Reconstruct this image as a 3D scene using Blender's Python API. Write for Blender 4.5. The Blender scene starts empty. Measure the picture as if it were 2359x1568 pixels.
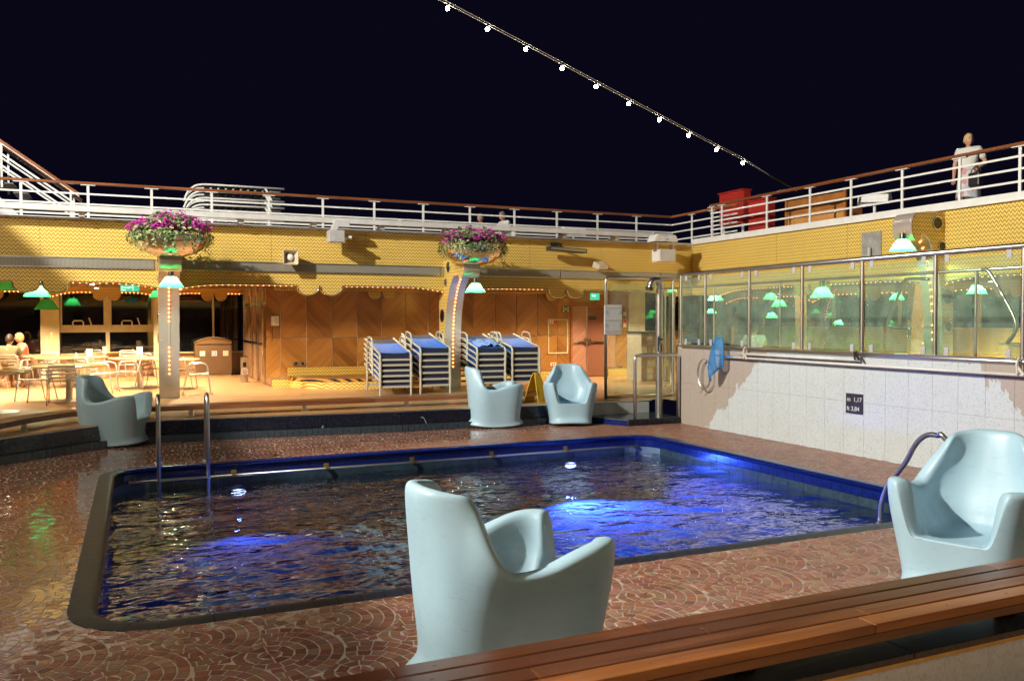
import bpy, math, random
from mathutils import Vector, Matrix, noise
random.seed(7)
R = math.radians
SC = bpy.context.scene
COL = SC.collection

# ---------------------------------------------------------------- camera
YAW, PITCH, ROLL, LENS, EYE = R(24.04), R(1.363), R(-0.1), 29.69, 1.55
cam_d = bpy.data.cameras.new('camera'); cam_d.lens = LENS; cam_d.sensor_width = 36.0; cam_d.sensor_fit = 'HORIZONTAL'
cam_d.clip_start = 0.05; cam_d.clip_end = 2000
cam = bpy.data.objects.new('camera', cam_d); COL.objects.link(cam)
_f = Vector((math.sin(YAW)*math.cos(PITCH), math.cos(YAW)*math.cos(PITCH), -math.sin(PITCH)))
_r = Vector((math.cos(YAW), -math.sin(YAW), 0)); _u = _r.cross(_f)
_r2 = _r*math.cos(ROLL)+_u*math.sin(ROLL); _u2 = -_r*math.sin(ROLL)+_u*math.cos(ROLL)
cam.matrix_world = Matrix(((_r2.x, _u2.x, -_f.x, 0), (_r2.y, _u2.y, -_f.y, 0), (_r2.z, _u2.z, -_f.z, EYE), (0, 0, 0, 1)))
SC.camera = cam
# ---------------------------------------------------------------- night sky, exposure
W = bpy.data.worlds.new('World'); SC.world = W; W.use_nodes = True
bg = W.node_tree.nodes['Background']
bg.inputs[0].default_value = (0.30, 0.24, 0.85, 1); bg.inputs[1].default_value = 0.0075
SC.view_settings.view_transform = 'Standard'; SC.view_settings.look = 'None'
SC.view_settings.gamma = 1.0; SC.view_settings.exposure = 0.3; SC.view_settings.use_curve_mapping = False
cy = SC.cycles
cy.use_denoising = True; cy.max_bounces = 7; cy.diffuse_bounces = 3; cy.glossy_bounces = 4; cy.transmission_bounces = 4
cy.transparent_max_bounces = 16; cy.caustics_reflective = False; cy.caustics_refractive = False
cy.sample_clamp_indirect = 4.0; cy.sample_clamp_direct = 0.0

# helper: a point of the photograph (2359 x 1568 grid) on a plane of the place, used to measure sizes and positions
FPX = LENS/36.0*2359
def ray(u, v):
    a = (u-1179.5)/FPX; b = -(v-784)/FPX
    return _r2*a+_u2*b+_f
def G(u, v, z=0.0):
    d = ray(u, v); t = (z-EYE)/d.z; return Vector((d.x*t, d.y*t, z))
def PY(u, v, y):
    d = ray(u, v); t = y/d.y; return Vector((d.x*t, y, EYE+d.z*t))
def PX(u, v, x):
    d = ray(u, v); t = x/d.x; return Vector((x, d.y*t, EYE+d.z*t))

# ---------------------------------------------------------------- things, parts, meshes
ORG = {}
def tag(o, label=None, cat=None, group=None, kind=None):
    if label: o['label'] = label
    if cat: o['category'] = cat
    if group: o['group'] = group
    if kind: o['kind'] = kind
    return o
def thing(name, label, cat, loc=(0, 0, 0), group=None, kind=None):
    o = bpy.data.objects.new(name, None); COL.objects.link(o); o.location = loc; o.empty_display_size = .1
    ORG[o.name] = Vector(loc); return tag(o, label, cat, group, kind)
KIDS = {}
def link(o, parent=None):
    COL.objects.link(o)
    if parent is not None:
        o.parent = parent; KIDS.setdefault(parent.name, []).append(o)
    return o
def copy_tree(o, parent=None):
    c = o.copy(); link(c, parent); ORG[c.name] = ORG.get(o.name, Vector())
    for ch in KIDS.get(o.name, []): copy_tree(ch, c)
    return c
class MB:
    def __init__(s): s.v = []; s.f = []; s.m = []; s.cur = 0
    def add(s, vs, fs):
        b = len(s.v); s.v += [Vector(p) for p in vs]; s.f += [tuple(i+b for i in f) for f in fs]; s.m += [s.cur]*len(fs); return s
    def box(s, x0, x1, y0, y1, z0, z1):
        if x0 > x1: x0, x1 = x1, x0
        if y0 > y1: y0, y1 = y1, y0
        if z0 > z1: z0, z1 = z1, z0
        return s.add([(x0,y0,z0),(x1,y0,z0),(x1,y1,z0),(x0,y1,z0),(x0,y0,z1),(x1,y0,z1),(x1,y1,z1),(x0,y1,z1)],
            [(3,2,1,0),(4,5,6,7),(0,1,5,4),(1,2,6,5),(2,3,7,6),(3,0,4,7)])
    def bar(s, p, q, w, h, up=(0,0,1)):      # rectangular bar between two points
        p = Vector(p); q = Vector(q); d = (q-p).normalized(); up = Vector(up)
        if abs(d.dot(up)) > .99: up = Vector((0,1,0))
        a = d.cross(up).normalized(); b = a.cross(d)
        vs = [e+a*(i*w/2)+b*(j*h/2) for e in (p, q) for i, j in ((-1,-1),(1,-1),(1,1),(-1,1))]
        return s.add(vs, [(0,1,2,3),(7,6,5,4),(0,4,5,1),(1,5,6,2),(2,6,7,3),(3,7,4,0)])
    def tube(s, pts, r, n=8, closed=False, r2=None):
        pts = [Vector(p) for p in pts]; k = len(pts); rings = []; prev = None
        for i, p in enumerate(pts):
            if closed: d = pts[(i+1) % k]-pts[i-1]
            else: d = pts[min(i+1, k-1)]-pts[max(i-1, 0)]
            d = d.normalized() if d.length > 1e-9 else Vector((0,0,1))
            if prev is None:
                a = d.cross(Vector((0,0,1)))
                if a.length < .1: a = d.cross(Vector((1,0,0)))
                a.normalize()
            else:
                a = prev-d*prev.dot(d)
                a = a.normalized() if a.length > 1e-6 else prev
            prev = a; b = d.cross(a)
            rr = r if r2 is None else r+(r2-r)*i/(k-1)
            rings.append([p+(a*math.cos(2*math.pi*j/n)+b*math.sin(2*math.pi*j/n))*rr for j in range(n)])
        vs = [p for rg in rings for p in rg]; fs = []
        for i in range(k if closed else k-1):
            i2 = (i+1) % k
            for j in range(n):
                j2 = (j+1) % n; fs.append((i*n+j, i*n+j2, i2*n+j2, i2*n+j))
        if not closed: fs += [tuple(range(n))[::-1], tuple((k-1)*n+j for j in range(n))]
        return s.add(vs, fs)
    def cyl(s, p, q, r0, r1=None, n=16): return s.tube([p, q], r0, n, False, r0 if r1 is None else r1)
    def lathe(s, c, prof, n=24, sx=1, sy=1):
        c = Vector(c); vs = []; fs = []; k = len(prof)
        for r, z in prof:
            for j in range(n):
                a = 2*math.pi*j/n; vs.append((c.x+r*math.cos(a)*sx, c.y+r*math.sin(a)*sy, c.z+z))
        for i in range(k-1):
            for j in range(n):
                j2 = (j+1) % n; fs.append((i*n+j, i*n+j2, (i+1)*n+j2, (i+1)*n+j))
        fs.append(tuple(range(n))[::-1]); fs.append(tuple((k-1)*n+j for j in range(n)))
        return s.add(vs, fs)
    def ball(s, c, r, n=10, m=7, sc=(1,1,1)):
        prof = [(max(1e-4, math.sin(math.pi*i/m))*1, -math.cos(math.pi*i/m)) for i in range(m+1)]
        b = len(s.v); s.lathe((0,0,0), prof, n)
        for i in range(b, len(s.v)):
            p = s.v[i]; s.v[i] = Vector((c[0]+p.x*r*sc[0], c[1]+p.y*r*sc[1], c[2]+p.z*r*sc[2]))
        return s
    def prism(s, poly, vec):                 # extrude a planar polygon
        n = len(poly); vec = Vector(vec); vs = [Vector(p) for p in poly]+[Vector(p)+vec for p in poly]
        fs = [tuple(range(n)), tuple(range(2*n-1, n-1, -1))]+[(i, i+n, (i+1) % n+n, (i+1) % n) for i in range(n)]
        return s.add(vs, fs)
    def xf(s, M, start=0):
        for i in range(start, len(s.v)): s.v[i] = M @ s.v[i]
        return s
    def build(s, name, mat, parent=None, smooth=False, bevel=0, sub=0, kind=None, fixn=True):
        me = bpy.data.meshes.new(name); o = ORG.get(parent.name, Vector()) if parent is not None else Vector()
        me.from_pydata([tuple(p-o) for p in s.v], [], s.f)
        for m in (mat if isinstance(mat, (list, tuple)) else [mat]): me.materials.append(m)
        if isinstance(mat, (list, tuple)): me.polygons.foreach_set('material_index', s.m)
        if fixn:
            import bmesh
            bm = bmesh.new(); bm.from_mesh(me); bmesh.ops.recalc_face_normals(bm, faces=bm.faces); bm.to_mesh(me); bm.free()
        if smooth is True: me.polygons.foreach_set('use_smooth', [True]*len(me.polygons))
        elif smooth: 
            me.polygons.foreach_set('use_smooth', [True]*len(me.polygons)); me.set_sharp_from_angle(angle=R(smooth))
        me.update()
        ob = bpy.data.objects.new(name, me); link(ob, parent); ORG[ob.name] = o
        if bevel:
            b = ob.modifiers.new('edge', 'BEVEL'); b.width = bevel; b.segments = 2; b.limit_method = 'ANGLE'; b.angle_limit = R(40)
        if sub:
            m = ob.modifiers.new('sub', 'SUBSURF'); m.levels = sub; m.render_levels = sub
        if kind: ob['kind'] = kind
        return ob
def arc(c, r, a0, a1, n, ax=(1,0,0), ay=(0,0,1)):
    c = Vector(c); ax = Vector(ax); ay = Vector(ay)
    return [c+ax*(r*math.cos(R(a0+(a1-a0)*i/n)))+ay*(r*math.sin(R(a0+(a1-a0)*i/n))) for i in range(n+1)]
def bez(ps, n=8):                              # smooth path through points (Catmull-Rom)
    ps = [Vector(p) for p in ps]; out = []
    for i in range(len(ps)-1):
        a = ps[max(i-1, 0)]; b = ps[i]; c = ps[i+1]; d = ps[min(i+2, len(ps)-1)]
        for k in range(n):
            t = k/n; out.append(.5*((2*b)+(c-a)*t+(2*a-5*b+4*c-d)*t*t+(3*b-a-3*c+d)*t**3))
    return out+[ps[-1]]

# ---------------------------------------------------------------- materials
class NT:
    def __init__(s, name):
        s.mat = bpy.data.materials.new(name); s.mat.use_nodes = True; s.t = s.mat.node_tree; s.n = s.t.nodes
        s.b = s.n['Principled BSDF']; s.out = s.n['Material Output']
    def node(s, typ, **kw):
        n = s.n.new(typ)
        for k, v in kw.items(): setattr(n, k, v)
        return n
    def l(s, a, b): s.t.links.new(a, b)
    def m(s, op, a, b=None, c=None):
        n = s.node('ShaderNodeMath', operation=op)
        for i, x in enumerate((a, b, c)):
            if x is None: continue
            if isinstance(x, (int, float)): n.inputs[i].default_value = x
            else: s.l(x, n.inputs[i])
        return n.outputs[0]
    def pos(s):
        g = s.node('ShaderNodeNewGeometry'); x = s.node('ShaderNodeSeparateXYZ'); s.l(g.outputs['Position'], x.inputs[0]); return g.outputs['Position'], x.outputs
    def obj(s):
        g = s.node('ShaderNodeTexCoord'); x = s.node('ShaderNodeSeparateXYZ'); s.l(g.outputs['Object'], x.inputs[0]); return g.outputs['Object'], x.outputs
    def noise(s, vec, scale, detail=3, rough=.5):
        n = s.node('ShaderNodeTexNoise'); n.inputs['Scale'].default_value = scale; n.inputs['Detail'].default_value = detail; n.inputs['Roughness'].default_value = rough
        if vec is not None: s.l(vec, n.inputs['Vector'])
        return n.outputs['Fac']
    def ramp(s, fac, stops, const=False):
        n = s.node('ShaderNodeValToRGB'); e = n.color_ramp.elements
        if const: n.color_ramp.interpolation = 'CONSTANT'
        while len(e) < len(stops): e.new(.5)
        for i, (p, c) in enumerate(stops): e[i].position = p; e[i].color = (*c, 1)
        s.l(fac, n.inputs[0]); return n.outputs[0]
    def mix(s, fac, a, b, typ='MIX'):
        n = s.node('ShaderNodeMix', data_type='RGBA', blend_type=typ)
        for sock, x in ((n.inputs[0], fac), (n.inputs[6], a), (n.inputs[7], b)):
            if isinstance(x, (int, float)): sock.default_value = x
            elif isinstance(x, tuple): sock.default_value = (*x, 1)
            else: s.l(x, sock)
        return n.outputs[2]
    def comb(s, x, y, z):
        n = s.node('ShaderNodeCombineXYZ')
        for i, a in enumerate((x, y, z)):
            if isinstance(a, (int, float)): n.inputs[i].default_value = a
            else: s.l(a, n.inputs[i])
        return n.outputs[0]
    def bump(s, h, strength, dist=.01):
        n = s.node('ShaderNodeBump'); n.inputs['Strength'].default_value = strength; n.inputs['Distance'].default_value = dist
        s.l(h, n.inputs['Height']); s.l(n.outputs[0], s.b.inputs['Normal']); return n.outputs[0]
    def set(s, **kw):
        for k, v in kw.items():
            k = k.replace('_', ' ')
            i = s.b.inputs[k]
            if isinstance(v, (int, float)): i.default_value = v
            elif isinstance(v, tuple): i.default_value = (*v, 1) if len(v) == 3 else v
            else: s.l(v, i)
        return s
def simple(name, col, rough=.5, metal=0.0, var=.12, vscale=6, bump=0, bscale=60, coat=0, wear=0, **kw):
    t = NT(name); p, x = t.obj(); n = t.noise(p, vscale, 4, .6)
    dk = tuple(c*(1-var) for c in col); lt = tuple(min(1, c*(1+var)) for c in col)
    t.set(Base_Color=t.ramp(n, [(.3, dk), (.7, lt)]), Metallic=metal, Coat_Weight=coat)
    n2 = t.noise(p, vscale*4, 3); t.set(Roughness=t.m('ADD', t.m('MULTIPLY', t.m('SUBTRACT', n2, .5), (.05 if metal > .9 else .25)*min(1, rough*2)), rough))
    if bump: t.bump(t.noise(p, bscale, 3), bump, .005)
    if kw: t.set(**kw)
    return t.mat
def emit(name, col, strength, sample=False):
    t = NT(name); e = t.node('ShaderNodeEmission'); e.inputs[0].default_value = (*col, 1); e.inputs[1].default_value = strength
    t.l(e.outputs[0], t.out.inputs[0])
    t.mat.cycles.emission_sampling = 'AUTO' if sample else 'NONE'
    return t.mat
def wood(name, a, b, c, rough, axis, gs=1.0, coat=.3, by='pos', planks=None, rv=.40):
    # straight grain along a direction given in world axes
    t = NT(name); p, x = t.pos() if by == 'pos' else t.obj()
    s = t.m
    ax = Vector(axis).normalized(); o = Vector((0,0,1)).cross(ax) if abs(ax.z) < .9 else Vector((1,0,0)); o.normalize(); q = ax.cross(o)
    def dot(v): return s('ADD', s('ADD', s('MULTIPLY', x[0], v.x), s('MULTIPLY', x[1], v.y)), s('MULTIPLY', x[2], v.z))
    u, v, w = dot(ax), dot(o), dot(q)
    n = t.noise(t.comb(s('MULTIPLY', u, 1.2*gs), s('MULTIPLY', v, 22*gs), s('MULTIPLY', w, 22*gs)), 1.0, 5, .65)
    n2 = t.noise(t.comb(s('MULTIPLY', u, .5), s('MULTIPLY', v, 5*gs), s('MULTIPLY', w, 5*gs)), 1.0, 2, .5)
    oi = t.node('ShaderNodeObjectInfo')
    f = s('ADD', s('ADD', s('MULTIPLY', n, .55), s('MULTIPLY', n2, .45)), s('MULTIPLY', s('SUBTRACT', oi.outputs['Random'], .5), rv))
    colr = t.ramp(f, [(.34, a), (.5, b), (.66, c)])
    if planks:
        pw, dirv = planks; fr = s('FRACT', s('DIVIDE', dot(Vector(dirv)), pw)); gap = s('LESS_THAN', fr, .045)
        idx = s('FLOOR', s('DIVIDE', dot(Vector(dirv)), pw)); wn = t.node('ShaderNodeTexWhiteNoise', noise_dimensions='1D'); t.l(idx, wn.inputs['W'])
        colr = t.mix(s('MULTIPLY', wn.outputs['Value'], .35), colr, (b[0]*.6, b[1]*.55, b[2]*.5))
        colr = t.mix(gap, colr, (.02, .014, .01)); t.bump(s('SUBTRACT', n, s('MULTIPLY', gap, 2)), .25, .004)
    else: t.bump(n, .12, .003)
    t.set(Base_Color=colr, Roughness=s('ADD', rough-.08, s('MULTIPLY', n2, .18)), Coat_Weight=coat, Coat_Roughness=.2)
    return t.mat
MT = {}
def chevron():
    t = NT('yellow_chevron_mosaic'); p, x = t.pos(); m = t.m
    cell = .0088
    h0 = m('ADD', x[0], x[1])
    h = m('MULTIPLY', m('FLOOR', m('DIVIDE', h0, cell)), cell); z = m('MULTIPLY', m('FLOOR', m('DIVIDE', x[2], cell)), cell)
    tri = m('MULTIPLY', m('ABSOLUTE', m('SUBTRACT', m('FRACT', m('DIVIDE', h, .074)), .5)), 2)
    w = m('FRACT', m('ADD', m('DIVIDE', z, .074), m('MULTIPLY', tri, .72)))
    wn = t.node('ShaderNodeTexWhiteNoise', noise_dimensions='2D'); t.l(t.comb(h, z, 0), wn.inputs['Vector'])
    c = t.ramp(w, [(0, (.86, .71, .20)), (.34, (.84, .66, .15)), (.50, (.62, .26, .04)), (.60, (.20, .04, .06)), (.80, (.74, .42, .06)), (.9, (.84, .66, .16))], True)
    c = t.mix(m('MULTIPLY', wn.outputs['Value'], .4), c, (.50, .32, .04))
    n = t.noise(p, .8, 3); c = t.mix(m('MULTIPLY', m('SUBTRACT', n, .4), .35), c, (.42, .26, .05))
    stn = t.noise(t.comb(m('MULTIPLY', h0, 3.0), m('MULTIPLY', x[2], .35), 0), 1.0, 4, .65); c = t.mix(m('MULTIPLY', m('MAXIMUM', m('SUBTRACT', stn, .48), 0), 1.3), c, (.50, .38, .16))
    fr = m('MINIMUM', m('FRACT', m('DIVIDE', h0, cell)), m('FRACT', m('DIVIDE', x[2], cell)))
    t.set(Base_Color=c, Roughness=m('ADD', .22, m('MULTIPLY', wn.outputs['Value'], .25)))
    return t.mat
def mk_mats():
    M = MT
    M['chev'] = chevron()
    M['colsteel'] = simple('column_steel', (.80, .70, .62), .24, .62, .06, 2.5)  # pink tint puts the warm reflected surroundings into the steel's own colour
    M['chrome'] = simple('polished_steel', (.70, .69, .66), .09, 1.0, .05, 3)
    M['steel'] = simple('brushed_steel', (.64, .63, .60), .33, 1.0, .08, 2.5)
    M['darksteel'] = simple('dark_steel', (.16, .15, .14), .3, 1.0, .2, 8)
    M['brass'] = simple('brass', (.55, .42, .18), .3, 1.0, .15, 10)
    M['white'] = simple('white_ship_paint', (.74, .74, .72), .38, 0, .07, 5, .05, 40)
    M['grey'] = simple('grey_paint', (.44, .44, .45), .42, 0, .10, 5, .05, 40)
    M['lightgrey'] = simple('light_grey_paint', (.58, .58, .58), .45, 0, .1, 4, .06, 30)
    M['cream'] = simple('cream_frame_paint', (.62, .58, .38), .4, 0, .08, 5)
    M['black'] = simple('black_rubber', (.012, .012, .013), .45, 0, .2, 6)
    M['darkplastic'] = simple('dark_plastic', (.03, .03, .032), .35, 0, .2, 6)
    M['redpaint'] = simple('red_cabinet_paint', (.42, .03, .022), .35, 0, .12, 4)
    M['aluminium'] = simple('aluminium', (.80, .78, .73), .25, .65, .06, 6)
    M['rail_teak'] = wood('varnished_teak_rail', (.20, .06, .02), (.33, .11, .035), (.45, .17, .05), .3, (1,0,0), 1, .5)
    M['rail_teak_y'] = wood('varnished_teak_side_rail', (.20, .06, .02), (.33, .11, .035), (.45, .17, .05), .3, (0,1,0), 1, .5)
    M['bench'] = wood('varnished_bench_teak', (.08, .023, .005), (.18, .057, .012), (.29, .104, .022), .32, (1,0,0), 1.2, .35)
    M['bench_far'] = wood('dark_bench_teak', (.09, .03, .012), (.17, .06, .022), (.25, .10, .035), .35, (1,0,0), 1.2, .3)
    M['deck'] = wood('teak_deck_boards', (.36, .19, .085), (.46, .26, .12), (.54, .33, .16), .38, (1,0,0), .8, .15, planks=(.14, (0,1,0)))
    M['veneer_a'] = wood('rising_grain_veneer', (.25, .105, .022), (.40, .185, .043), (.52, .265, .07), .32, (1,0,1), .55, .25, rv=.10)
    M['veneer_b'] = wood('falling_grain_veneer', (.21, .087, .018), (.35, .158, .037), (.46, .225, .058), .32, (1,0,-1), .55, .25, rv=.10)
    M['door_a'] = wood('rosewood_door_rising', (.28, .12, .075), (.42, .21, .14), (.52, .30, .21), .3, (1,0,1), .7, .3)
    M['door_b'] = wood('rosewood_door_falling', (.24, .10, .065), (.37, .18, .12), (.47, .26, .18), .3, (1,0,-1), .7, .3)
    M['side_panel'] = wood('side_wall_veneer', (.26, .12, .05), (.38, .2, .09), (.48, .28, .14), .28, (0,0,1), .6, .4)
    M['table'] = wood('table_top_maple', (.5, .27, .1), (.62, .36, .15), (.7, .44, .2), .25, (1,.2,0), .8, .5)
    M['pinegold'] = wood('golden_wood_box', (.35, .13, .03), (.5, .2, .05), (.6, .28, .08), .35, (1,0,0), 1, .3)
    t = NT('pale_blue_plastic'); p, x = t.obj(); m = t.m
    n = t.noise(p, 2.5, 5, .7); sc = t.noise(t.comb(m('MULTIPLY', x[0], 3), m('MULTIPLY', x[1], 3), m('MULTIPLY', x[2], 14)), 3.0, 5, .75); sp2 = t.noise(p, 38, 2)
    c = t.ramp(n, [(.3, (.33, .50, .61)), (.7, (.37, .55, .66))]); c = t.mix(m('MULTIPLY', m('MAXIMUM', m('SUBTRACT', sc, .56), 0), 2.2), c, (.20, .30, .33))
    c = t.mix(m('MULTIPLY', m('GREATER_THAN', sp2, .70), .25), c, (.48, .60, .64))
    t.set(Base_Color=c, Roughness=m('ADD', .26, m('MULTIPLY', sc, .3))); seam = m('LESS_THAN', m('ABSOLUTE', x[0]), .0035)
    t.bump(m('ADD', m('MULTIPLY', t.noise(p, 120, 2), .25), m('MULTIPLY', seam, .8)), .15, .004); M['plastic'] = t.mat
    M['lframe'] = simple('beige_lounger_frame', (.47, .45, .38), .45, 0, .06, 5)
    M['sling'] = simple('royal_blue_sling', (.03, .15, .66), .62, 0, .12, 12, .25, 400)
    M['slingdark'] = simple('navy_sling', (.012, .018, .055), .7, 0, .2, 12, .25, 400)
    M['towel'] = simple('blue_towel', (.20, .28, .62), .9, 0, .18, 20, .5, 150)
    M['granite'] = simple('dark_granite_ledge', (.022, .024, .027), .22, 0, .5, 40)
    M['soil'] = simple('soil', (.03, .02, .012), .9)
    M['brown'] = simple('brown_bin_paint', (.14, .085, .045), .42, 0, .07, 3)
    M['browndk'] = simple('dark_brown_bin_hood', (.17, .10, .045), .4, 0, .1, 3)
    M['paper'] = simple('paper_white', (.78, .76, .70), .6, 0, .03)
    M['blueink'] = simple('blue_print', (.05, .14, .5), .6)
    M['orangeink'] = simple('orange_print', (.8, .42, .12), .6)
    M['greyink'] = simple('grey_print', (.45, .45, .42), .6)
    M['redink'] = simple('red_print', (.65, .03, .03), .5)
    M['yellowsign'] = simple('yellow_plastic_sign', (.85, .52, .03), .4, 0, .05)
    M['winblack'] = simple('dark_window_glass', (.006, .007, .009), .04, 0, .3, 3, Specular_IOR_Level=.65)
    M['skin'] = simple('skin', (.52, .27, .18), .5, 0, .06, 10)
    M['hair_blond'] = simple('blond_hair', (.55, .38, .14), .55, 0, .25, 30, .4, 120)
    M['hair_grey'] = simple('grey_brown_hair', (.2, .16, .12), .6, 0, .3, 30, .4, 120)
    M['hair_dark'] = simple('dark_brown_hair', (.03, .018, .012), .5, 0, .3, 30, .4, 120)
    M['cloth_white'] = simple('white_blouse', (.70, .68, .63), .8, 0, .06, 8, .3, 60)
    M['cloth_dark'] = simple('charcoal_shirt', (.035, .035, .045), .8, 0, .2, 8, .3, 60)
    M['cloth_green'] = simple('olive_shirt', (.14, .12, .06), .85, 0, .12, 8, .3, 60)
    M['cloth_pink'] = simple('salmon_top', (.75, .27, .19), .8, 0, .08, 8, .3, 60)
    M['cloth_khaki'] = simple('khaki_trousers', (.25, .19, .11), .85, 0, .1, 8, .3, 60)
    M['net'] = simple('blue_net', (.02, .22, .55), .6, 0, .2, 30)
    t = NT('blue_mesh_net'); tr = t.node('ShaderNodeBsdfTransparent'); ms = t.node('ShaderNodeMixShader'); ms.inputs[0].default_value = .62; t.set(Base_Color=(.02, .22, .55), Roughness=.6)
    t.l(tr.outputs[0], ms.inputs[1]); t.l(t.b.outputs[0], ms.inputs[2]); t.l(ms.outputs[0], t.out.inputs[0]); M['mesh'] = t.mat
    M['pipe'] = simple('white_pole', (.70, .70, .68), .35, 0, .08, 4)
    M['strap'] = simple('cream_strap', (.6, .56, .45), .7)
    M['bluetile'] = simple('cobalt_glazed_tile', (.004, .013, .12), .24, 0, .35, 25)
    M['navytile'] = simple('navy_glazed_tile', (.008, .011, .022), .16, 0, .4, 25)
    M['pooltile'] = simple('pool_wall_tile', (.03, .055, .075), .25, 0, .35, 8)
    t = NT('pool_floor_tile'); p, x = t.pos(); m = t.m
    gx = m('LESS_THAN', m('FRACT', m('DIVIDE', x[0], .2)), .04); gy = m('LESS_THAN', m('FRACT', m('DIVIDE', x[1], .2)), .04); n = t.noise(p, 2.2, 4, .6)
    c = t.ramp(n, [(.3, (.20, .29, .34)), (.7, (.32, .41, .42))]); t.set(Base_Color=t.mix(m('MAXIMUM', gx, gy), c, (.11, .16, .2)), Roughness=.95, Specular_IOR_Level=.1); M['poolfloor'] = t.mat
    M['poolwall'] = simple('pool_side_tile', (.10, .16, .22), .9, 0, .3, 3)
    M['edge'] = simple('dark_pool_edge_tile', (.010, .015, .030), .38, 0, .4, 20)
    M['slate'] = simple('slate_coping_tile', (.035, .05, .065), .15, 0, .3, 25)
    M['grout'] = simple('grey_grout', (.42, .35, .29), .5, 0, .2, 20)
    M['whitemetal'] = simple('weathered_plate', (.42, .42, .41), .45, .4, .25, 6)
    M['beige'] = simple('beige_horn_plastic', (.62, .54, .40), .45, 0, .06, 5)
    M['curtain'] = simple('dark_grey_curtain', (.03, .03, .03), .85)
    M['bar_tile_a'] = simple('brown_bar_tile', (.30, .13, .06), .25, 0, .35, 7)
    M['bar_tile_b'] = simple('cream_bar_tile', (.50, .37, .2), .25, 0, .35, 7)
    M['ceil'] = simple('bronze_ceiling_slat', (.34, .27, .17), .28, .8, .12, 5)
    M['leaf_a'] = simple('ivy_leaf', (.06, .13, .035), .5, 0, .35, 9)
    M['leaf_b'] = simple('pale_variegated_leaf', (.30, .36, .15), .5, 0, .3, 9)
    M['petal_a'] = simple('magenta_petal', (.42, .012, .28), .5, 0, .3, 9)
    M['petal_b'] = simple('pink_petal', (.60, .06, .38), .5, 0, .3, 9)
    M['bulb_o'] = emit('amber_bulb', (1.0, .24, .05), 11)
    M['bulb_w'] = emit('white_bulb', (1.0, .97, .9), 60)
    M['spot_w'] = emit('ceiling_spot_lens', (1.0, .9, .7), 22)
    M['lamp_core'] = emit('lamp_tube', (.75, 1.0, .86), 14)
    M['exit'] = emit('lit_exit_sign', (.08, .62, .33), .9)
    M['exit_w'] = emit('lit_sign_print', (.85, 1.0, .9), 1.8)
    M['poollamp'] = emit('pool_lamp_lens', (.55, .6, 1.0), 9)
    M['flood'] = emit('floodlight_lens', (1.0, .9, .7), 30)
    # green lamp shade: lit glass
    t = NT('green_glass_shade'); tl = t.node('ShaderNodeBsdfTranslucent'); tl.inputs[0].default_value = (.06, .52, .14, 1)
    t.set(Base_Color=(.03, .42, .22), Roughness=.2); ms = t.node('ShaderNodeMixShader'); ms.inputs[0].default_value = .6
    t.l(t.b.outputs[0], ms.inputs[1]); t.l(tl.outputs[0], ms.inputs[2]); t.l(ms.outputs[0], t.out.inputs[0]); M['shade'] = t.mat
    # glass windscreen
    def glass(name, tint, haze, ior=1.5):
        t = NT(name); tr = t.node('ShaderNodeBsdfTransparent'); tr.inputs[0].default_value = (*tint, 1)
        gl = t.node('ShaderNodeBsdfGlossy'); gl.inputs['Roughness'].default_value = .02
        df = t.node('ShaderNodeBsdfDiffuse'); df.inputs[0].default_value = (.55, .7, .6, 1)
        fr = t.node('ShaderNodeFresnel'); gg = t.node('ShaderNodeNewGeometry')
        t.l(t.m('ADD', ior, t.m('MULTIPLY', gg.outputs['Backfacing'], 1/ior-ior)), fr.inputs[0])
        p, x = t.obj(); n = t.noise(p, 5, 4)
        a = t.node('ShaderNodeMixShader'); b = t.node('ShaderNodeMixShader')
        t.l(t.m('MULTIPLY', n, haze*2), a.inputs[0]); t.l(tr.outputs[0], a.inputs[1]); t.l(df.outputs[0], a.inputs[2])
        t.l(fr.outputs[0], b.inputs[0]); t.l(a.outputs[0], b.inputs[1]); t.l(gl.outputs[0], b.inputs[2]); t.l(b.outputs[0], t.out.inputs[0])
        return t.mat
    M['glass'] = glass('windscreen_glass', (.90, .98, .90), .10)
    M['jet'] = glass('thin_water', (.9, .93, .95), .25, 1.33)
    # pool water: Fresnel mirror over clear tinted body
    t = NT('pool_water'); tr = t.node('ShaderNodeBsdfTransparent'); tr.inputs[0].default_value = (.70, .86, .96, 1)
    gl = t.node('ShaderNodeBsdfGlossy'); gl.inputs['Roughness'].default_value = .03
    fr = t.node('ShaderNodeFresnel'); fr.inputs[0].default_value = 1.35
    p, x = t.pos(); mp = t.comb(t.m('MULTIPLY', x[0], .7), x[1], 0)
    hgt = t.m('ADD', t.m('MULTIPLY', t.noise(mp, 2.4, 3, .5), 1.3), t.m('MULTIPLY', t.noise(mp, 9, 2, .5), .20))
    bp = t.node('ShaderNodeBump'); bp.inputs['Strength'].default_value = 1.0; bp.inputs['Distance'].default_value = .075
    t.l(hgt, bp.inputs['Height']); t.l(bp.outputs[0], gl.inputs['Normal']); t.l(bp.outputs[0], fr.inputs['Normal'])
    mx = t.node('ShaderNodeMixShader'); t.l(t.m('MINIMUM', t.m('MULTIPLY', fr.outputs[0], 2.2), 1.0), mx.inputs[0]); t.l(tr.outputs[0], mx.inputs[1]); t.l(gl.outputs[0], mx.inputs[2]); t.l(mx.outputs[0], t.out.inputs[0])
    M['water'] = t.mat
    # fan paving: colour per stone from a mesh attribute, wet
    t = NT('wet_porphyry_stone'); at = t.node('ShaderNodeAttribute', attribute_name='tone'); p, x = t.pos()
    n = t.noise(p, 45, 4, .7); nb = t.noise(p, 1.1, 3)
    c = t.mix(t.m('MULTIPLY', n, .5), at.outputs['Color'], (.10, .04, .025)); t.set(Base_Color=c)
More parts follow.
